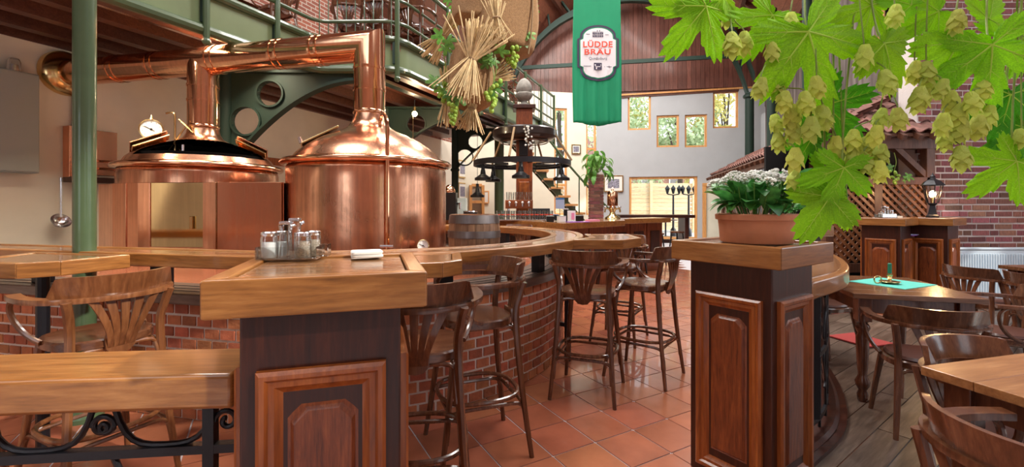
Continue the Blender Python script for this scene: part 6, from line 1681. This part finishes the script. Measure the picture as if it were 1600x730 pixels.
leaves = [ # px, py, radius px, tip direction, lobes, dark, dy
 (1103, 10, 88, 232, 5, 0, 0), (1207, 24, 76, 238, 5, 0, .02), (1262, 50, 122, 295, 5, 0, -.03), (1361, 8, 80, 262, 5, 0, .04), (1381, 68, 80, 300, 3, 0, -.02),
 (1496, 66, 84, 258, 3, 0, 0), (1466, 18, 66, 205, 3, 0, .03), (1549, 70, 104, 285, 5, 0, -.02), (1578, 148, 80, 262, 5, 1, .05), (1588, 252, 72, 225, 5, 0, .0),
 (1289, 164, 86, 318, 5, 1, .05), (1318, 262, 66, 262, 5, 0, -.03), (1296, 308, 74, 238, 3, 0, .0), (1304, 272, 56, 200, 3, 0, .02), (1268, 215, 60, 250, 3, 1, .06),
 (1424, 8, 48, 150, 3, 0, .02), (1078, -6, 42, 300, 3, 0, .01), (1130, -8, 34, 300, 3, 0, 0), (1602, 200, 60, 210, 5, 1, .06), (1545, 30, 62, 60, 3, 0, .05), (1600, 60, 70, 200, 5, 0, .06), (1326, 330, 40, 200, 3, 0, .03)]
cones = [(1139, 26, 34), (1144, 68, 42), (1163, 66, 40), (1206, 81, 36), (1188, 137, 36), (1215, 137, 36), (1226, 158, 36), (1237, 181, 42), (1213, 193, 36), (1240, 206, 40), (1259, 160, 40), (1276, 135, 38), (1285, 182, 42), (1267, 200, 42), (1216, 221, 36), (1242, 248, 40), (1240, 280, 34), (1235, 37, 40),
 (1398, 24, 38), (1385, 127, 42), (1429, 112, 40), (1447, 114, 44), (1436, 155, 44), (1451, 138, 36), (1376, 184, 36), (1403, 185, 38), (1486, 157, 38), (1497, 180, 42), (1519, 160, 38), (1473, 193, 38), (1501, 204, 40), (1543, 182, 42), (1527, 198, 44), (1476, 218, 36), (1502, 246, 42), (1534, 138, 40), (1471, 138, 34), (1333, 219, 40), (1355, 230, 42), (1350, 254, 40), (1376, 241, 38), (1374, 267, 38), (1306, 228, 38), (1287, 184, 40), (1368, 211, 36), (1333, 246, 36), (1350, 88, 42), (1596, 215, 34), (1495, 33, 40)]
bines = [('hop_vine', 'hop vine of bright green leaves and cones, left hanging strand', 1150, (1060, 1262)), ('hop_vine', 'hop vine with large leaves in the middle of the hanging strands', 1340, (1262, 1416)), ('hop_vine', 'hop vine strand hanging at the right picture edge', 1520, (1416, 1700))]
k_mm = HY / F
for nm, lab, pxm, (lo_, hi_) in bines:
    c = at(pxm, -30, HY); t = thing(nm, lab, 'vine', c)
    main = catmull([at(lo_ - 20, -42, HY + .03) - c, at((lo_ + hi_) / 2, -28, HY + .06) - c, at(hi_, -40, HY + .03) - c], 6)
    MB().tube(main, .004, 7).build('bine', 'hop_stem', t); MB().tube([main[6], main[6] + Vector((0, 0, 4.0))], .004, 6).build('hanging_cord', 'rope', t)
    for px, py, rp, tip, lb, dk, dy in leaves:
        if not lo_ <= px < hi_ and not (px >= 1416 and lo_ == 1416): continue
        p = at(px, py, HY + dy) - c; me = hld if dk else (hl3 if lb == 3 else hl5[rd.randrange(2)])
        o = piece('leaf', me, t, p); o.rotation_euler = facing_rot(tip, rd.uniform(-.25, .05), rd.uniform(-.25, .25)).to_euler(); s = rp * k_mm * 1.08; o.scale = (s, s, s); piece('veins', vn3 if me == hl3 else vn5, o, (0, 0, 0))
        top = at(px + rd.uniform(-25, 25), -36, HY + .05) - c
        MB().tube(bez(p, p + Vector((rd.uniform(-.01, .01), .02, .03)), top - Vector((0, 0, .06)), top, 8), .0022, 6).build('leaf_stalk', 'hop_stem', t)
    mine = [q for q in cones if lo_ <= q[0] < hi_]
    for px, py, hp in mine:
        dy = rd.uniform(-.06, .03); p = at(px, py, HY + dy) - c
        o = piece('hop_cone', cms[rd.randrange(4)], t, p); s = hp * k_mm * .80; o.scale = (s * .88, s * .88, s * 1.0); o.rotation_euler = (rd.uniform(-.2, .2), rd.uniform(-.25, .25), rd.uniform(0, 6))
        up = [q for q in mine if q[1] < py - 18 and abs(q[0] - px) < 45]
        tgt = min(up, key=lambda q: (q[0] - px) ** 2 + (q[1] - py) ** 2) if up else (px + rd.uniform(-12, 12), -34, 0)
        e = at(tgt[0] + 4, tgt[1] - 12, HY + .02) - c; a_ = p + Vector((0, 0, s * .45))
        MB().tube(bez(a_, a_ + Vector((0, .0, .02)), e - Vector((0, -.01, .03)), e, 7), .0016, 6).build('cone_stalk', 'hop_stem', t)

# ------------------------------------------------------------------ outside: fence, lamps, trees, terrace furniture
fe = thing('garden_fence', 'light wooden board fence outside the terrace window', 'fence', (6.0, 23, 0))
for k in range(12):
    MB().box(0, 0, .2 + k * .2, 11, .03, .185).build('board', 'fence', fe, 0)
for k in range(6): MB().box(-5.4 + k * 2.16, -.05, 1.3, .13, .1, 2.65).build('fence_post', 'fence', fe, 0)
for i, (px, w_) in enumerate(((1052, 'left'), (1076, 'right'))):
    Y = 20.0; t = thing('street_lamp', 'black twin-headed garden lamp outside the window, %s one' % w_, 'lamp', (gx(px, Y), Y, 0))
    zt = zof(305, Y)
    MB().lathe([(.14, 0), (.12, .3), (.05, .4), (.04, zt)], 12).build('pole', 'iron', t); MB().tube([(-.26, 0, zt + .05), (0, 0, zt), (.26, 0, zt + .05)], .025, 8).build('arm', 'iron', t)
    for x in (-.26, 0.0, .26): MB().lathe([(.04, 0), (.10, .22), (.12, .24), (.03, .36), (.001, .42)], 6, (x, 0, zt + .05)).build('lamp_head', 'iron', t, 20)
for i, (px, Y, w_) in enumerate(((1000, 19.2, 'left'), (1040, 19.6, 'right'))):
    t = thing('terrace_table', 'terrace table outside the window, %s one' % w_, 'table', (gx(px, Y), Y, 0)); MB().lathe([(.001, .72), (.5, .72), (.5, .76), (.001, .76)], 24).build('top', 'mahogany_x', t); MB().tube([(0, 0, 0), (0, 0, .72)], .04, 8).build('pedestal', 'iron', t); MB().lathe([(.25, 0), (.25, .03), (.04, .06)], 16).build('foot', 'iron', t)
def tree(lab, x, y, h, r, seed, mat='tree_leaf', n=2600):
    rd = random.Random(seed); t = thing('garden_tree', lab, 'tree', (x, y, 0), group='trees outside the hall'); mb = MB()
    cl = [(Vector((rd.gauss(0, r * .45), rd.gauss(0, r * .45), h * .62 + rd.gauss(0, h * .16))), rd.uniform(.5, 1.0) * r * .5) for _ in range(22)]
    for k in range(n):
        c, cr = cl[rd.randrange(len(cl))]; d = Vector((rd.gauss(0, 1), rd.gauss(0, 1), rd.gauss(0, 1))).normalized(); p = c + d * cr * rd.random() ** .4
        a = Vector((rd.gauss(0, 1), rd.gauss(0, 1), rd.gauss(0, 1))).normalized(); b = a.cross(d).normalized(); s = rd.uniform(.10, .2)
        mb.add([p - a * s, p + b * s * .5, p + a * s, p - b * s * .5], [(0, 1, 2, 3)])
    stuff(mb.build('foliage', mat, t, 0, fix=False))
    MB().tube([(0, 0, 0), (.1, 0, h * .4), (0, .1, h * .7)], [.2, .14, .06], 8).build('trunk', 'bark', t)
    for k in range(9):
        c, cr = cl[k]; MB().tube([(.06, 0, h * .35 + k * .1), c * .6 + Vector((0, 0, h * .2)), c], [.07, .05, .02], 6).build('branch', 'bark', t)
tree('tall garden tree seen through the left pair of gable windows', 7.0, 29, 11, 3.2, 1); tree('yellowing garden tree seen through the right gable window', 13.2, 28, 12, 3.2, 2, 'tree_autumn', 4200); tree('garden tree seen through the tall narrow windows', 2.6, 25, 10, 2.6, 3)
tree('low garden tree above the fence boards', 9.6, 26, 8, 2.2, 5)
ho = thing('garden_house', 'red brick neighbouring house behind the fence', 'house', (9.5, 38, 0)); MB().box(0, 0, 2.5, 9, 5, 5).build('walls', 'brick_far', ho, 0)
MB().add([(-4.8, -2.8, 5), (4.8, -2.8, 5), (4.8, 2.8, 5), (-4.8, 2.8, 5), (-4.8, 0, 7), (4.8, 0, 7)], [(0, 1, 5, 4), (2, 3, 4, 5), (0, 4, 3), (1, 2, 5), (0, 3, 2, 1)]).build('roof', 'roof_tile', ho, 0)
for k in range(4): w_ = MB().box(-3.3 + k * 2.2, -2.52, 2.9, .9, .08, 1.4).build('window_frame', 'white', ho, 0); MB().box(-3.3 + k * 2.2, -2.57, 2.9, .74, .02, 1.24).build('window_pane', 'pane', w_, 0)
bpy.context.view_layer.update()
